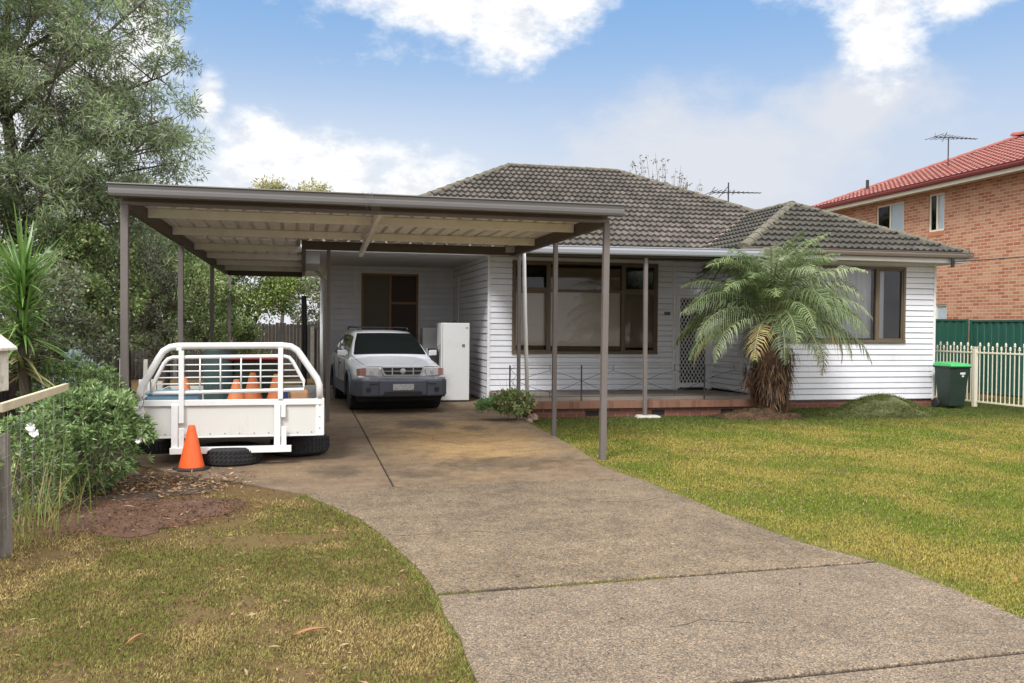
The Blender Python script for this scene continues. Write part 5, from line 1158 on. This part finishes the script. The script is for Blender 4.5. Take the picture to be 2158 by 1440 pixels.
# long stalky grass and stems among the bushes
def stalks(name, pts, n, h, col, label, w=.006, spread=.5):
    t = thing(name, (pts[0][0], pts[0][1], 0), label, 'weeds', 'tall weeds in the left bed')
    vs, qs, cs_ = [], [], []; k = 0
    for i in range(n):
        x, y = random.choice(pts); x += random.gauss(0, .16); y += random.gauss(0, .16); hh = h*random.uniform(.5, 1.1); a = random.uniform(0, 6.28); ln = random.uniform(.1, spread); sd = np.array([math.cos(a+1.57), math.sin(a+1.57), 0])*w
        for s in range(5):
            t_ = s/4; p = np.array([x+math.cos(a)*ln*t_*t_, y+math.sin(a)*ln*t_*t_, hh*(t_-.25*t_*t_*ln)]); ww = sd*(1-t_*.85); vs += [p-ww, p+ww]
            if s: qs.append([k+2*s-2, k+2*s-1, k+2*s+1, k+2*s]); cs_.append(np.array(random.choice(col))*random.uniform(.8, 1.2))
        k += 10
    colmesh('blades', np.array(vs), np.array(qs), np.array(cs_), 'grass', t)
STRAW = [(.32, .26, .13), (.24, .24, .09), (.20, .26, .08), (.16, .22, .06)]
stalks('weeds', [(-2.0, 8.2), (-2.2, 7.6), (-1.95, 7.3), (-2.1, 7.0)], 100, .8, STRAW, 'pale yellow green grass stalks under the timber rail', .005, .55)
stalks('weeds', [(-2.0, 6.8), (-1.9, 7.1)], 60, .5, STRAW, 'dry straggly stalks beside the weathered post', .004, .6)
stalks('weeds', [(-2.4, 9.3), (-2.1, 9.5)], 120, 1.15, [(.2, .26, .1), (.26, .3, .14)], 'tall thin stalks rising from the bushes below the yucca', .005, .35)
b = MB()
for (x, y, z, r_) in ((-2.02, 7.35, .80, .03), (-1.99, 7.33, .76, .03), (-1.47, 8.6, .52, .018)):
    for k in range(6):
        a = k*1.05; b.mesh([(x, y, z), (x+math.cos(a)*r_-.01, y-.01, z+math.sin(a)*r_), (x+math.cos(a+.5)*r_*1.2, y-.015, z+math.sin(a+.5)*r_*1.2), (x+math.cos(a+1)*r_, y-.01, z+math.sin(a+1)*r_)], [(0, 1, 2, 3)])
tag(b.build('white_flower', 'petal'), 'few white flower heads among the weeds at the left', 'flowers')
# --- yucca
def yucca(x, y, label):
    t = thing('yucca', (x, y, 0), label, 'yucca'); b = MB(); b.tube([(x, y, 0), (x+.03, y, .8), (x-.02, y, 1.5), (x, y, 2.0)], [.07, .06, .05, .04], 8); b.build('trunk', 'bark', t)
    vs, qs, cs_ = [], [], []; k = 0
    for (cz, n, up) in ((2.0, 120, .35), (1.78, 100, .05), (1.5, 100, -.2), (1.2, 50, -.3)):
        for i in range(n):
            d = nrm(np.random.normal(size=(1, 3)))[0]; d[2] = abs(d[2])*.8+up*random.uniform(.4, 1.2)*.9-.15; d /= np.linalg.norm(d)
            L2 = random.uniform(.55, .88); p0 = np.array([x, y, cz+random.uniform(-.12, .1)]); sd = np.cross(d, [0, 0, 1.]); sd /= max(np.linalg.norm(sd), 1e-3)
            wid = .017; col = np.array(random.choice([(.10, .19, .045), (.14, .25, .06), (.075, .14, .035), (.19, .29, .09)]))
            if cz < 1.3: col = np.array(random.choice([(.14, .2, .05), (.3, .27, .12)]))
            for s in range(5):
                t_ = s/4; p = p0+d*L2*t_; p[2] -= .16*t_*t_*(1-abs(d[2])); ww = sd*wid*(1.0 if s == 0 else (1.25-1.2*t_)); vs += [p-ww, p+ww]
                if s: qs.append([k+2*s-2, k+2*s-1, k+2*s+1, k+2*s]); cs_.append(col*random.uniform(.9, 1.1))
            k += 10
    colmesh('leaves', np.array(vs), np.array(qs), np.array(cs_), 'shiny', t)
yucca(-2.68, 9.5, 'spiky green yucca with strap leaves at the left, above the bushes')
# --- palm
def palm(x, y):
    t = thing('palm', (x, y, 0), 'bushy palm with arching fronds and skirt of dead brown fronds, before the porch', 'palm tree')
    b = MB(); b.tube([(x, y, -.02), (x+.02, y, .5), (x-.0, y, 1.1), (x-.02, y, 1.75)], [.24, .17, .15, .12], 12)
    for k in range(26):
        a = random.uniform(0, 6.28); z = random.uniform(.15, 1.4); r_ = .16; b.tube([(x+math.cos(a)*r_*.8, y+math.sin(a)*r_*.8, z), (x+math.cos(a)*(r_+.08), y+math.sin(a)*(r_+.08), z+.16)], [.03, .012], 5)
    b.build('trunk', 'brownfrond', t)
    b = MB(); V, Q, C_ = [], [], []; k = 0
    nf = 78
    for f in range(nf):
        az = f*2.39996+random.uniform(-.2, .2); lvl = f/(nf-1); e0 = rad(84-78*lvl+random.uniform(-7, 7)); Lf = random.uniform(1.55, 2.1)*(1.0 if lvl > .12 else .9); bend = random.uniform(1.0, 1.7)+.45*lvl; az += random.uniform(-.3, .3); tw = random.uniform(-.6, .6)
        p = np.array([x+math.cos(az)*.05, y+math.sin(az)*.05, 1.72+.2*(1-lvl)]); n = 20; el = e0; pts = [p.copy()]
        for i in range(n): el -= bend/n*(.35+1.3*i/n); p = p+np.array([math.cos(az)*math.cos(el), math.sin(az)*math.cos(el), math.sin(el)])*Lf/n; p[2] = max(p[2], .06); pts.append(p.copy())
        b.tube([tuple(q_) for q_ in pts[::2]], [.014*(1-i/12)+.003 for i in range(len(pts[::2]))], 4)
        base = np.array([(.08, .11, .045), (.11, .145, .06), (.065, .09, .04), (.17, .20, .115)][f % 4])
        old = lvl > .80 and random.random() < .5
        for i in range(3, n):
            for sub in (0, .5):
                P_ = pts[i]*(1-sub)+pts[i+1 if i < n else i]*sub; T_ = pts[min(i+1, n)]-pts[i]; T_ /= max(np.linalg.norm(T_), 1e-6)
                sd = np.array([-math.sin(az), math.cos(az), 0])
                for s in (-1, 1):
                    ll = .44*math.sin(PI*min(.97, (i+sub)/n*.9+.12))**.7*random.uniform(.85, 1.1); d = T_*.6+sd*s*(.8-.2*abs(tw))+np.array([0, 0, (.1 if lvl < .5 else -.12)+tw*s*.5+random.uniform(-.2, .2)]); d /= np.linalg.norm(d)
                    e = P_+d*ll*.55; e2 = P_+d*ll*.95+np.array([0, 0, -ll*random.uniform(.2, .6)]); wv = np.cross(d, [0, 0, 1.])*0+T_*.013
                    V += [P_-wv*.6, P_+wv*.6, e+wv, e-wv, e2]; Q += [[k, k+1, k+2, k+3], [k+3, k+2, k+4, k+4]]; c0 = base*random.uniform(.75, 1.3)
                    if old and i > 9: c0 = np.array(random.choice([(.30, .24, .10), (.22, .14, .07), (.2, .2, .07)]))
                    C_ += [c0, c0]; k += 5
    b.build('frond_stems', mat('frond_rib', (.20, .22, .10), .6, .1, 8), t)
    V = np.array(V); Q = np.array(Q)
    quad = Q[Q[:, 2] != Q[:, 3]]; cq = np.array(C_)[Q[:, 2] != Q[:, 3]]; tri = Q[Q[:, 2] == Q[:, 3]][:, :3]; ct = np.array(C_)[Q[:, 2] == Q[:, 3]]
    tris = np.concatenate([quad[:, [0, 1, 2]], quad[:, [0, 2, 3]], tri]); cc = np.concatenate([cq, cq, ct])
    colmesh('leaflets', V, tris, cc, 'leaf', t, nper=3)
    # dead skirt
    V, Q, C_ = [], [], []; k = 0
    for f in range(72):
        az = random.uniform(0, 6.28); r_ = random.uniform(.16, .60); px2, py2 = x+math.cos(az)*r_, y+math.sin(az)*r_; top = random.uniform(.8, 1.35); bot = random.uniform(.04, .65)
        for i in range(46):
            z = top+(bot-top)*random.random(); ox_, oy_ = random.gauss(0, .03), random.gauss(0, .03); ll = random.uniform(.12, .3)
            fl = 1-.40*(1-z/1.2)
            p0 = np.array([x+(px2-x)*fl+ox_, y+(py2-y)*fl+oy_, z]); d = np.array([random.gauss(0, .22)+math.cos(az)*.15, random.gauss(0, .22)+math.sin(az)*.15, -1]); d /= np.linalg.norm(d)
            wv = np.array([math.cos(az+1.57), math.sin(az+1.57), 0])*.009; p1 = p0+d*ll*.5; p2 = p0+d*ll; p2[2] = max(p2[2], .02); p1[2] = max(p1[2], .02)
            V += [p0-wv*.5, p0+wv*.5, p1+wv, p1-wv, p2]; Q += [[k, k+1, k+2], [k, k+2, k+3], [k+3, k+2, k+4]]
            c0 = np.array(random.choice([(.045, .024, .015), (.07, .038, .022), (.10, .06, .035), (.03, .017, .012), (.14, .09, .05)]))*random.uniform(.8, 1.2); C_ += [c0]*3; k += 5
    colmesh('dead_skirt', np.array(V), np.array(Q), np.array(C_), 'leaf', t, nper=3)
palm(8.32, 14.55)
# --- fern / weeds at the porch end
shrub('porch_plant', (3.45, 14.25, 0), (3.42, 14.35, .26), (.36, .25, .24), 26, 90, .075, .04, [(.10, .16, .05), (.15, .21, .08), (.07, .11, .035), (.30, .24, .13)], 'leafy green plant with some yellow leaves at the left end of the porch', 'plant', rc=.11, trunk=False, upb=.2)
shrub('fern', (3.2, 14.5, 0), (3.08, 14.5, .26), (.24, .15, .12), 16, 60, .07, .022, [(.13, .23, .09), (.18, .28, .12)], 'light green fern fronds left of the porch plant', 'plant', rc=.08, trunk=False, upb=.1)
stalks('climbing_stems', [(3.6, 14.4)], 26, .85, [(.08, .1, .05), (.12, .12, .06)], 'thin dark stems rising beside the white downpipe', .004, .25)
for x, y, s_, lb in ((3.78, 14.35, .11, 'reddish brown rock at the porch plant, larger'), (3.62, 13.98, .07, 'small pale rock at the driveway edge by the porch plant')):
    b = MB(); b.lathe([(s_*.7, 0), (s_, s_*.3), (s_*.85, s_*.8), (s_*.3, s_*1.1)], (x, y, 0), 9); o = b.build('rock', 'rock', bevel=.012); tag(o, lb, 'rock', 'rocks by the porch plant')
    for v_ in o.data.vertices: v_.co += Vector((random.uniform(-.2, .2), random.uniform(-.2, .2), random.uniform(-.1, .1)))*s_
# --- distant trees
shrub('gum_tree', (-1.2, 44, 0), (-.6, 45, 7.4), (2.6, 1.5, 1.15), 60, 150, .20, .07, [(.16, .15, .07), (.20, .19, .09), (.12, .12, .05), (.25, .24, .13)], 'olive green gum tree crown seen above the carport roof', 'tree', rc=.55, upb=.1, low=5)
def sparse(x, y, h, lab):
    t = thing('bare_tree', (x, y, 0), lab, 'tree'); b = MB(); b.tube([(x, y, 0), (x, y, 5)], [.15, .10], 8); tips_ = []
    for k in range(34):
        a = random.uniform(-1.6, 1.4); st = Vector((x+a*.5, y, 5)); e = Vector((x+a+random.uniform(-.3, .3), y+random.uniform(-.6, .6), h-1.1*abs(a-(-.7))**1.0*random.uniform(.2, 1)-random.uniform(0, .8)))
        b.tube([Vector((x, y, 4.8)), st+Vector((0, 0, .8)), st.lerp(e, .7), e], [.03, .02, .012, .004], 4); tips_.append(e)
    b.build('trunk', 'greybark', t); V = []
    cs2 = [tuple(e+Vector((random.uniform(-.1, .1), 0, random.uniform(-.9, 0)))) for e in tips_ for _ in range(3)]
    v, q, c = cloud_leaves(cs2, [.09]*len(cs2), 6, .09, .05, [(.06, .055, .03), (.1, .08, .04)]); colmesh('crown', v, q, c, 'leaf', t)
sparse(14.7, 34, 8.9, 'nearly bare tree with sparse leaves behind the main roof')

# ------------------------------------------------------------------ mounds
def mound(name, cx, cy, rx, ry, h, lab, m, seed, spill=None):
    b = MB(); nr2, na = 10, 40; vs = [(cx, cy, h)]; fs = []
    for i in range(1, nr2+1):
        t = i/nr2
        for j in range(na):
            a = 2*PI*j/na; w_ = 1+.1*noise.noise((math.cos(a)*2+seed, math.sin(a)*2, 0)); z = h*(math.cos(PI*t)*.5+.5)**.8+(.07*noise.noise((math.cos(a)*t*4, math.sin(a)*t*4, seed))+.03*noise.noise((math.cos(a)*t*11, math.sin(a)*t*11, seed)) if t < 1 else -.02); vs.append((cx+math.cos(a)*rx*t*w_, cy+math.sin(a)*ry*t*w_, z))
    for j in range(na): fs.append((0, 1+j, 1+(j+1) % na))
    for i in range(nr2-1):
        for j in range(na): fs.append((1+i*na+j, 1+(i+1)*na+j, 1+(i+1)*na+(j+1) % na, 1+i*na+(j+1) % na))
    b.mesh(vs, fs); o = b.build(name, m, smooth=True); return tag(o, lab, 'mound')
mound('mound', 10.5, 14.35, 1.28, .62, .37, 'grassy mound of clippings in front of the wing wall', mat('matted_clippings', (.10, .105, .04), .95, .35, 9, bp=.8), 3)
mound('mound', 8.0, 14.3, 1.0, .5, .16, 'low dark mound of soil around the palm base', 'soil', 5)

# ------------------------------------------------------------------ grass
def inpoly(x, y, poly):
    ins = np.zeros(len(x), bool); j = len(poly)-1
    for i in range(len(poly)):
        xi, yi = poly[i]; xj, yj = poly[j]
        c_ = ((yi > y) != (yj > y)) & (x < (xj-xi)*(y-yi)/((yj-yi) or 1e-9)+xi); ins ^= c_; j = i
    return ins
def fbm(x, y, s, seed, octv=3):
    """cheap vectorised value noise"""
    out = np.zeros(len(x)); amp = 1; tot = 0
    for o in range(octv):
        rng = np.random.RandomState(seed+o); G = rng.rand(256, 256); xs_, ys_ = x*s*2**o+50, y*s*2**o+50
        xi, yi = np.floor(xs_).astype(int), np.floor(ys_).astype(int); fx, fy = xs_-xi, ys_-yi; fx = fx*fx*(3-2*fx); fy = fy*fy*(3-2*fy)
        a = G[xi % 256, yi % 256]; b_ = G[(xi+1) % 256, yi % 256]; c_ = G[xi % 256, (yi+1) % 256]; d_ = G[(xi+1) % 256, (yi+1) % 256]
        out += amp*((a*(1-fx)+b_*fx)*(1-fy)+(c_*(1-fx)+d_*fx)*fy); tot += amp; amp *= .5
    return out/tot
def grass(name, poly, bands, label, fcol, hgt=.03, wid=.0035, keep=None, zf=None):
    V, Q, C_ = [], [], []; k = 0
    poly = np.array(poly); x0, y0 = poly.min(0); x1, y1 = poly.max(0)
    for (ya, yb, dens, hs, wsx) in bands:
        ya, yb = max(ya, y0), min(yb, y1)
        if yb <= ya: continue
        n = int((x1-x0)*(yb-ya)*dens); x = np.random.uniform(x0, x1, n); y = np.random.uniform(ya, yb, n)
        ok = inpoly(x, y, poly.tolist())
        az = np.arctan2(x, y); ok &= (az > -.45) & (az < 1.02)
        if keep is not None: ok &= keep(x, y)
        x, y = x[ok], y[ok]; n = len(x); z = zf(x, y) if zf else np.zeros(n)
        a = np.random.uniform(0, 2*PI, n); lean = np.random.uniform(.2, 1.3, n); h = hgt*hs*np.random.uniform(.5, 1.3, n)
        d = np.stack([np.cos(a)*lean, np.sin(a)*lean, np.ones(n)], 1); d = nrm(d)*h[:, None]
        base = np.stack([x, y, z], 1); sd = np.stack([-np.sin(a), np.cos(a), np.zeros(n)], 1)*(wid*wsx)
        tip = base+d; tip[:, 2] -= h*lean*.15
        v = np.stack([base-sd, base+sd, base+d*.55+sd*.8, tip], 1)
        V.append(v.reshape(-1, 3)); Q.append(np.arange(n*4).reshape(-1, 4)+k); k += n*4; C_.append(fcol(x, y, n))
    o = colmesh(name, np.concatenate(V), np.concatenate(Q), np.concatenate(C_), 'grass'); return tag(o, label, 'grass', None, 'stuff')
def col_right(x, y, n):
    p = fbm(x, y, .45, 11); p2 = fbm(x, y, 1.6, 21); s = np.clip((p2*.6+p*.4-.5)*5+.50+np.random.normal(0, .22, n), 0, 1)[:, None]
    gcol = np.array([.15, .205, .028]); ycol = np.array([.33, .285, .075]); dk = np.array([.075, .13, .022]); c = gcol*(1-s)+ycol*s
    bl = (np.random.rand(n) < .16)[:, None]; c = np.where(bl, dk, c); st = (np.random.rand(n) < .07)[:, None]; c = np.where(st, np.array([.42, .33, .17]), c)
    wall_blend = np.clip((y-12.2)/2.0, 0, 1)[:, None]; c = c*(1-wall_blend)+(np.array([.085, .12, .032]))*wall_blend      # darker green towards the wall
    return c*np.random.uniform(.7, 1.3, (n, 1))
right_poly = [(3.86, 2.5), (3.88, 4.6), (3.82, 5.2), (3.62, 5.8), (3.52, 6.6), (3.47, 7.5), (3.42, 8.68), (3.32, 9.49), (3.43, 10.6), (3.55, 12.2), (3.58, 14.0), (3.9, 14.4), (3.95, 14.75), (8.8, 14.74), (8.82, 15.88), (12.9, 15.88), (12.9, 17.5), (30, 17.5), (30, 2.5)]
def keep_r(x, y):
    e = ((x-10.45)/1.2)**2+((y-14.35)/.66)**2; e2 = ((x-8.0)/1.0)**2+((y-14.3)/.5)**2
    return (e > .95) & (e2 > .6) & (fbm(x, y, 2.2, 71)+np.random.normal(0, .06, len(x)) > .24)
BAND = [(2, 5, 15000, 1.0, 1.0), (5, 7, 12000, 1.0, 1.15), (7, 9.5, 8000, 1.05, 1.4), (9.5, 12.5, 4800, 1.1, 1.9), (12.5, 18, 2800, 1.15, 2.5)]
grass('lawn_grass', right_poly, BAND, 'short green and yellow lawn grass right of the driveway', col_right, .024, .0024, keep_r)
def col_left(x, y, n):
    p = .55*fbm(x, y, .9, 31)+.45*fbm(x, y, 4.2, 36, 3); edge = np.clip((x+.15-(8.4-y)*.0)/.9, 0, 1); g = np.clip((p-.5)*5.5+.36+edge*.35+np.random.normal(0, .2, n), 0, 1)[:, None]
    straw = np.array([.44, .36, .16]); st2 = np.array([.20, .13, .065]); gr = np.array([.165, .20, .045]); c = straw*(1-g)+gr*g
    b_ = (np.random.rand(n) < .25)[:, None]; c = np.where(b_, st2, c); b2 = (np.random.rand(n) < .12)[:, None]; c = np.where(b2, np.array([.09, .055, .03]), c); return c*np.random.uniform(.5, 1.3, (n, 1))
left_poly = [(-8, 2.0), (-8, 7.0), (-3.2, 8.2), (-1.8, 8.2), (-1.2, 9.2), (-.7, 9.1), (-.04, 8.36), (.03, 8.28), (.44, 7.18), (.67, 6.1), (.76, 5.1), (.765, 4.4), (.745, 3.5), (.74, 2.0)]
def keep_l(x, y):
    bare = np.exp(-(((x+1.45)/.75)**2+((y-7.75)/.62)**2)*1.3); bare2 = 1.6*np.exp(-(((x+.2)/1.1)**2+((y-6.75)/.22)**2)); p = fbm(x, y, 1.7, 41, 4); top = np.clip((y-8.0)/1.0, 0, 1)
    return (p+.35*(fbm(x, y, 6.5, 47, 2)-.5)+np.random.normal(0, .06, len(x)) > .345+bare*.75+bare2*.14+top*.25)
grass('verge_grass', left_poly, [(2, 5, 24000, 1.0, .9), (5, 6.5, 18000, 1.0, 1.1), (6.5, 10, 12000, 1.0, 1.35)], 'patchy dry straw coloured grass left of the driveway', col_left, .021, .0020, keep_l)
# longer tufts along slab edges and joint
def tufts(name, pts, n, h, cols, label, jitter=.03, w=.0035):
    P_ = np.array(pts); seg = np.random.randint(0, len(P_)-1, n); t = np.random.rand(n)[:, None]; base = P_[seg]*(1-t)+P_[seg+1]*t; base = np.column_stack([base+np.random.normal(0, jitter, (n, 2)), np.full(n, .0)])
    d = nrm(np.random.normal(size=(n, 3))*[.7, .7, .2]+[0, 0, .8]); v, q = leafquads(base, d, h*np.random.uniform(.5, 1.3, n), w); tag(colmesh(name, v, q, palette(n, cols, None, .25), 'grass'), label, 'grass', None, 'stuff')
EC = [(.17, .22, .05), (.26, .25, .08), (.36, .29, .13), (.11, .15, .035)]
tufts('edge_grass', [(3.88, 2.5), (3.87, 4.6), (3.83, 5.2), (3.62, 5.8), (3.53, 6.6), (3.48, 7.5), (3.43, 8.68), (3.33, 9.49), (3.45, 10.6), (3.57, 12.2), (3.60, 14.0)], 9000, .045, EC, 'ragged grass fringe along the right edge of the driveway', .025)
tufts('edge_grass', [(.0, 8.36), (.03, 8.28), (.44, 7.18), (.67, 6.1), (.76, 5.1), (.765, 4.4), (.745, 3.4)], 5200, .035, EC, 'ragged grass fringe along the left edge of the driveway', .022)
tufts('joint_grass', [(.78, 5.11), (1.05, 5.118)], 260, .028, EC, 'dry grass in the near slab joint', .008, .003)
tufts('joint_grass', [(1.45, 5.13), (2.25, 5.16)], 1500, .03, EC, 'yellow grass growing in the middle of the long slab joint', .012, .003)
tufts('mound_grass', [(9.4, 14.1), (9.8, 14.0), (10.2, 14.05)], 10, .05, EC, 'stray blades at the foot of the mound')
# grass thatch on the mounds
def mound_grass(cx, cy, rx, ry, h, n, cols, name, label, gh=.06):
    a = np.random.uniform(0, 2*PI, n); t = np.sqrt(np.random.rand(n))*.99; z = h*(np.cos(PI*t)*.5+.5)**.8+np.random.normal(0, .012, n)
    base = np.stack([cx+np.cos(a)*rx*t, cy+np.sin(a)*ry*t, z], 1); d = nrm(np.random.normal(size=(n, 3))*[.9, .9, .3]+[0, 0, .45]); v, q = leafquads(base, d, gh*np.random.uniform(.4, 1.3, n), .006)
    c = palette(n, cols, None, .3)*(0.7+.6*fbm(base[:, 0], base[:, 1], 5, 61))[:, None]; tag(colmesh(name, v, q, c, 'grass'), label, 'grass', None, 'stuff')
mound_grass(10.5, 14.35, 1.28, .62, .37, 20000, [(.07, .11, .03), (.10, .15, .035), (.18, .18, .07), (.05, .07, .025)], 'mound_grass', 'matted grass covering the mound by the wing wall')
mound_grass(8.0, 14.3, 1.0, .5, .16, 5000, [(.07, .07, .03), (.1, .1, .04), (.05, .045, .025)], 'mound_grass', 'thin dark grass on the soil round the palm')

# bare soil patch, leaf litter, bark strips
def patch(name, cx, cy, rx, ry, m, seed, label, z=.006):
    b = MB(); n = 60; pts = []
    for j in range(n):
        a = 2*PI*j/n; w_ = 1+.45*noise.noise((math.cos(a)*1.6+seed, math.sin(a)*1.6, 1))+.18*noise.noise((math.cos(a)*6, math.sin(a)*6, seed))+random.uniform(-.03, .03); pts.append((cx+math.cos(a)*rx*w_, cy+math.sin(a)*ry*w_))
    vs = [(cx, cy, z)]; fs = []
    for i in range(1, 9):
        for (px2, py2) in pts:
            t = i/8; x, y = cx+(px2-cx)*t, cy+(py2-cy)*t; vs.append((x, y, z+(.022*noise.noise((x*5, y*5, seed))+.012 if t < .95 else -.002)))
    for j in range(n): fs.append((0, 1+j, 1+(j+1) % n))
    for i in range(7):
        for j in range(n): fs.append((1+i*n+j, 1+(i+1)*n+j, 1+(i+1)*n+(j+1) % n, 1+i*n+(j+1) % n))
    b.mesh(vs, fs); tag(b.build(name, m, smooth=True), kind='structure')
patch('soil', -1.5, 7.75, .95, .65, 'soil', 2.3, '')
patch('soil', -1.85, 9.1, .95, .9, mat('dark_mulch', (.06, .042, .032), .95, .4, 9, bp=.8), 7.1, '')
def litter(name, n, f, cols, ll, lw, label):
    P_ = np.array([f() for _ in range(n)]); d = nrm(np.random.normal(size=(n, 3))*[1, 1, .18]); nr3 = np.random.normal(size=(n, 3))*.35+[0, 0, 1]
    v, q = leafquads(P_, d, ll*np.random.uniform(.5, 1.4, n), lw*np.random.uniform(.6, 1.3, n), nr3); v[:, 2] = np.maximum(v[:, 2], .004); tag(colmesh(name, v, q, palette(n, cols, None, .3)*.85, 'grass'), label, 'leaf litter', None, 'stuff')
LC = [(.30, .18, .10), (.40, .28, .18), (.20, .11, .06), (.48, .36, .25), (.13, .07, .045)]
litter('leaf_litter', 1900, lambda: (random.gauss(-1.35, .38), random.gauss(9.15, .32), random.uniform(.01, .04)), LC, .055, .018, 'brown dry leaves around the orange cone and under the bush')
def soilpt():
    a = random.uniform(0, 6.28); r = random.random()**.5; return (-1.45+math.cos(a)*r*1.05, 7.8+math.sin(a)*r*.75, random.uniform(.012, .04))
litter('soil_crumbs', 3800, soilpt, [(.09, .046, .027), (.12, .06, .035), (.15, .085, .05), (.06, .032, .02)], .020, .015, 'reddish brown crumbs of soil on the bare patch')
litter('leaf_litter', 260, soilpt, LC+[(.25, .24, .1)], .05, .01, 'thin straw and leaf scraps on the bare patch')
litter('soil_crumbs', 7000, lambda: (random.uniform(-2.6, .6), random.uniform(3.7, 8.7), random.uniform(.004, .016)), [(.07, .04, .025), (.11, .07, .045), (.16, .11, .07)], .016, .012, 'small crumbs of brown soil and thatch between the dry grass')
litter('leaf_litter', 420, lambda: (random.uniform(-2.6, .7), random.uniform(3.6, 8.6), random.uniform(.012, .035)), LC, .05, .012, 'scattered dry leaves over the patchy grass at the left')
litter('leaf_litter', 70, lambda: (random.uniform(.8, 3.8), random.uniform(3.6, 10), .027), LC, .035, .012, 'few small dry leaves on the driveway')
litter('leaf_litter', 160, lambda: (random.uniform(3.9, 9), random.uniform(4.5, 13.5), .025), LC+[(.42, .3, .2)]*2, .04, .018, 'scattered pale dry leaves on the right lawn')
def bigleaf(x, y, rz, L2, label, m='deadleaf', w=.22):
    b = MB(); n = 6; vs = []
    for i in range(n+1):
        t = i/n; ww = L2*w*math.sin(PI*min(1, t*.95+.05))**.8*.5; z = .03+.014*math.sin(t*PI)
        for s in (-1, 0, 1): vs.append((x+math.cos(rz)*(t-.5)*L2-math.sin(rz)*s*ww, y+math.sin(rz)*(t-.5)*L2+math.cos(rz)*s*ww, z+abs(s)*.006+.01*t))
    fs = [(i*3+j, i*3+j+1, i*3+j+4, i*3+j+3) for i in range(n) for j in (0, 1)]; b.mesh(vs, fs); o = b.build('fallen_leaf', m, smooth=True); md = o.modifiers.new('s', 'SOLIDIFY'); md.thickness = .0015
    tag(o, label, 'leaf', 'large fallen leaves on the grass')
bigleaf(.04, 4.55, .25, .17, 'large curled reddish brown leaf lying on the dry grass nearest the driveway')
bigleaf(-.80, 4.62, 1.0, .14, 'long narrow brown strip of bark on the middle of the dry grass', w=.12)
bigleaf(-1.72, 5.25, -.6, .09, 'small orange brown leaf on the dry grass at the left')
bigleaf(-1.45, 7.95, -.2, .12, 'pale tan leaf lying on the bare red soil', mat('tan_leaf', (.45, .28, .18), .8, .2, 9))
bigleaf(4.35, 4.6, .9, .075, 'orange brown leaf on the right lawn near the photo edge')
bigleaf(-.15, 6.7, .1, .14, 'thin dark twig of bark on the brown strip of the left grass', w=.08)
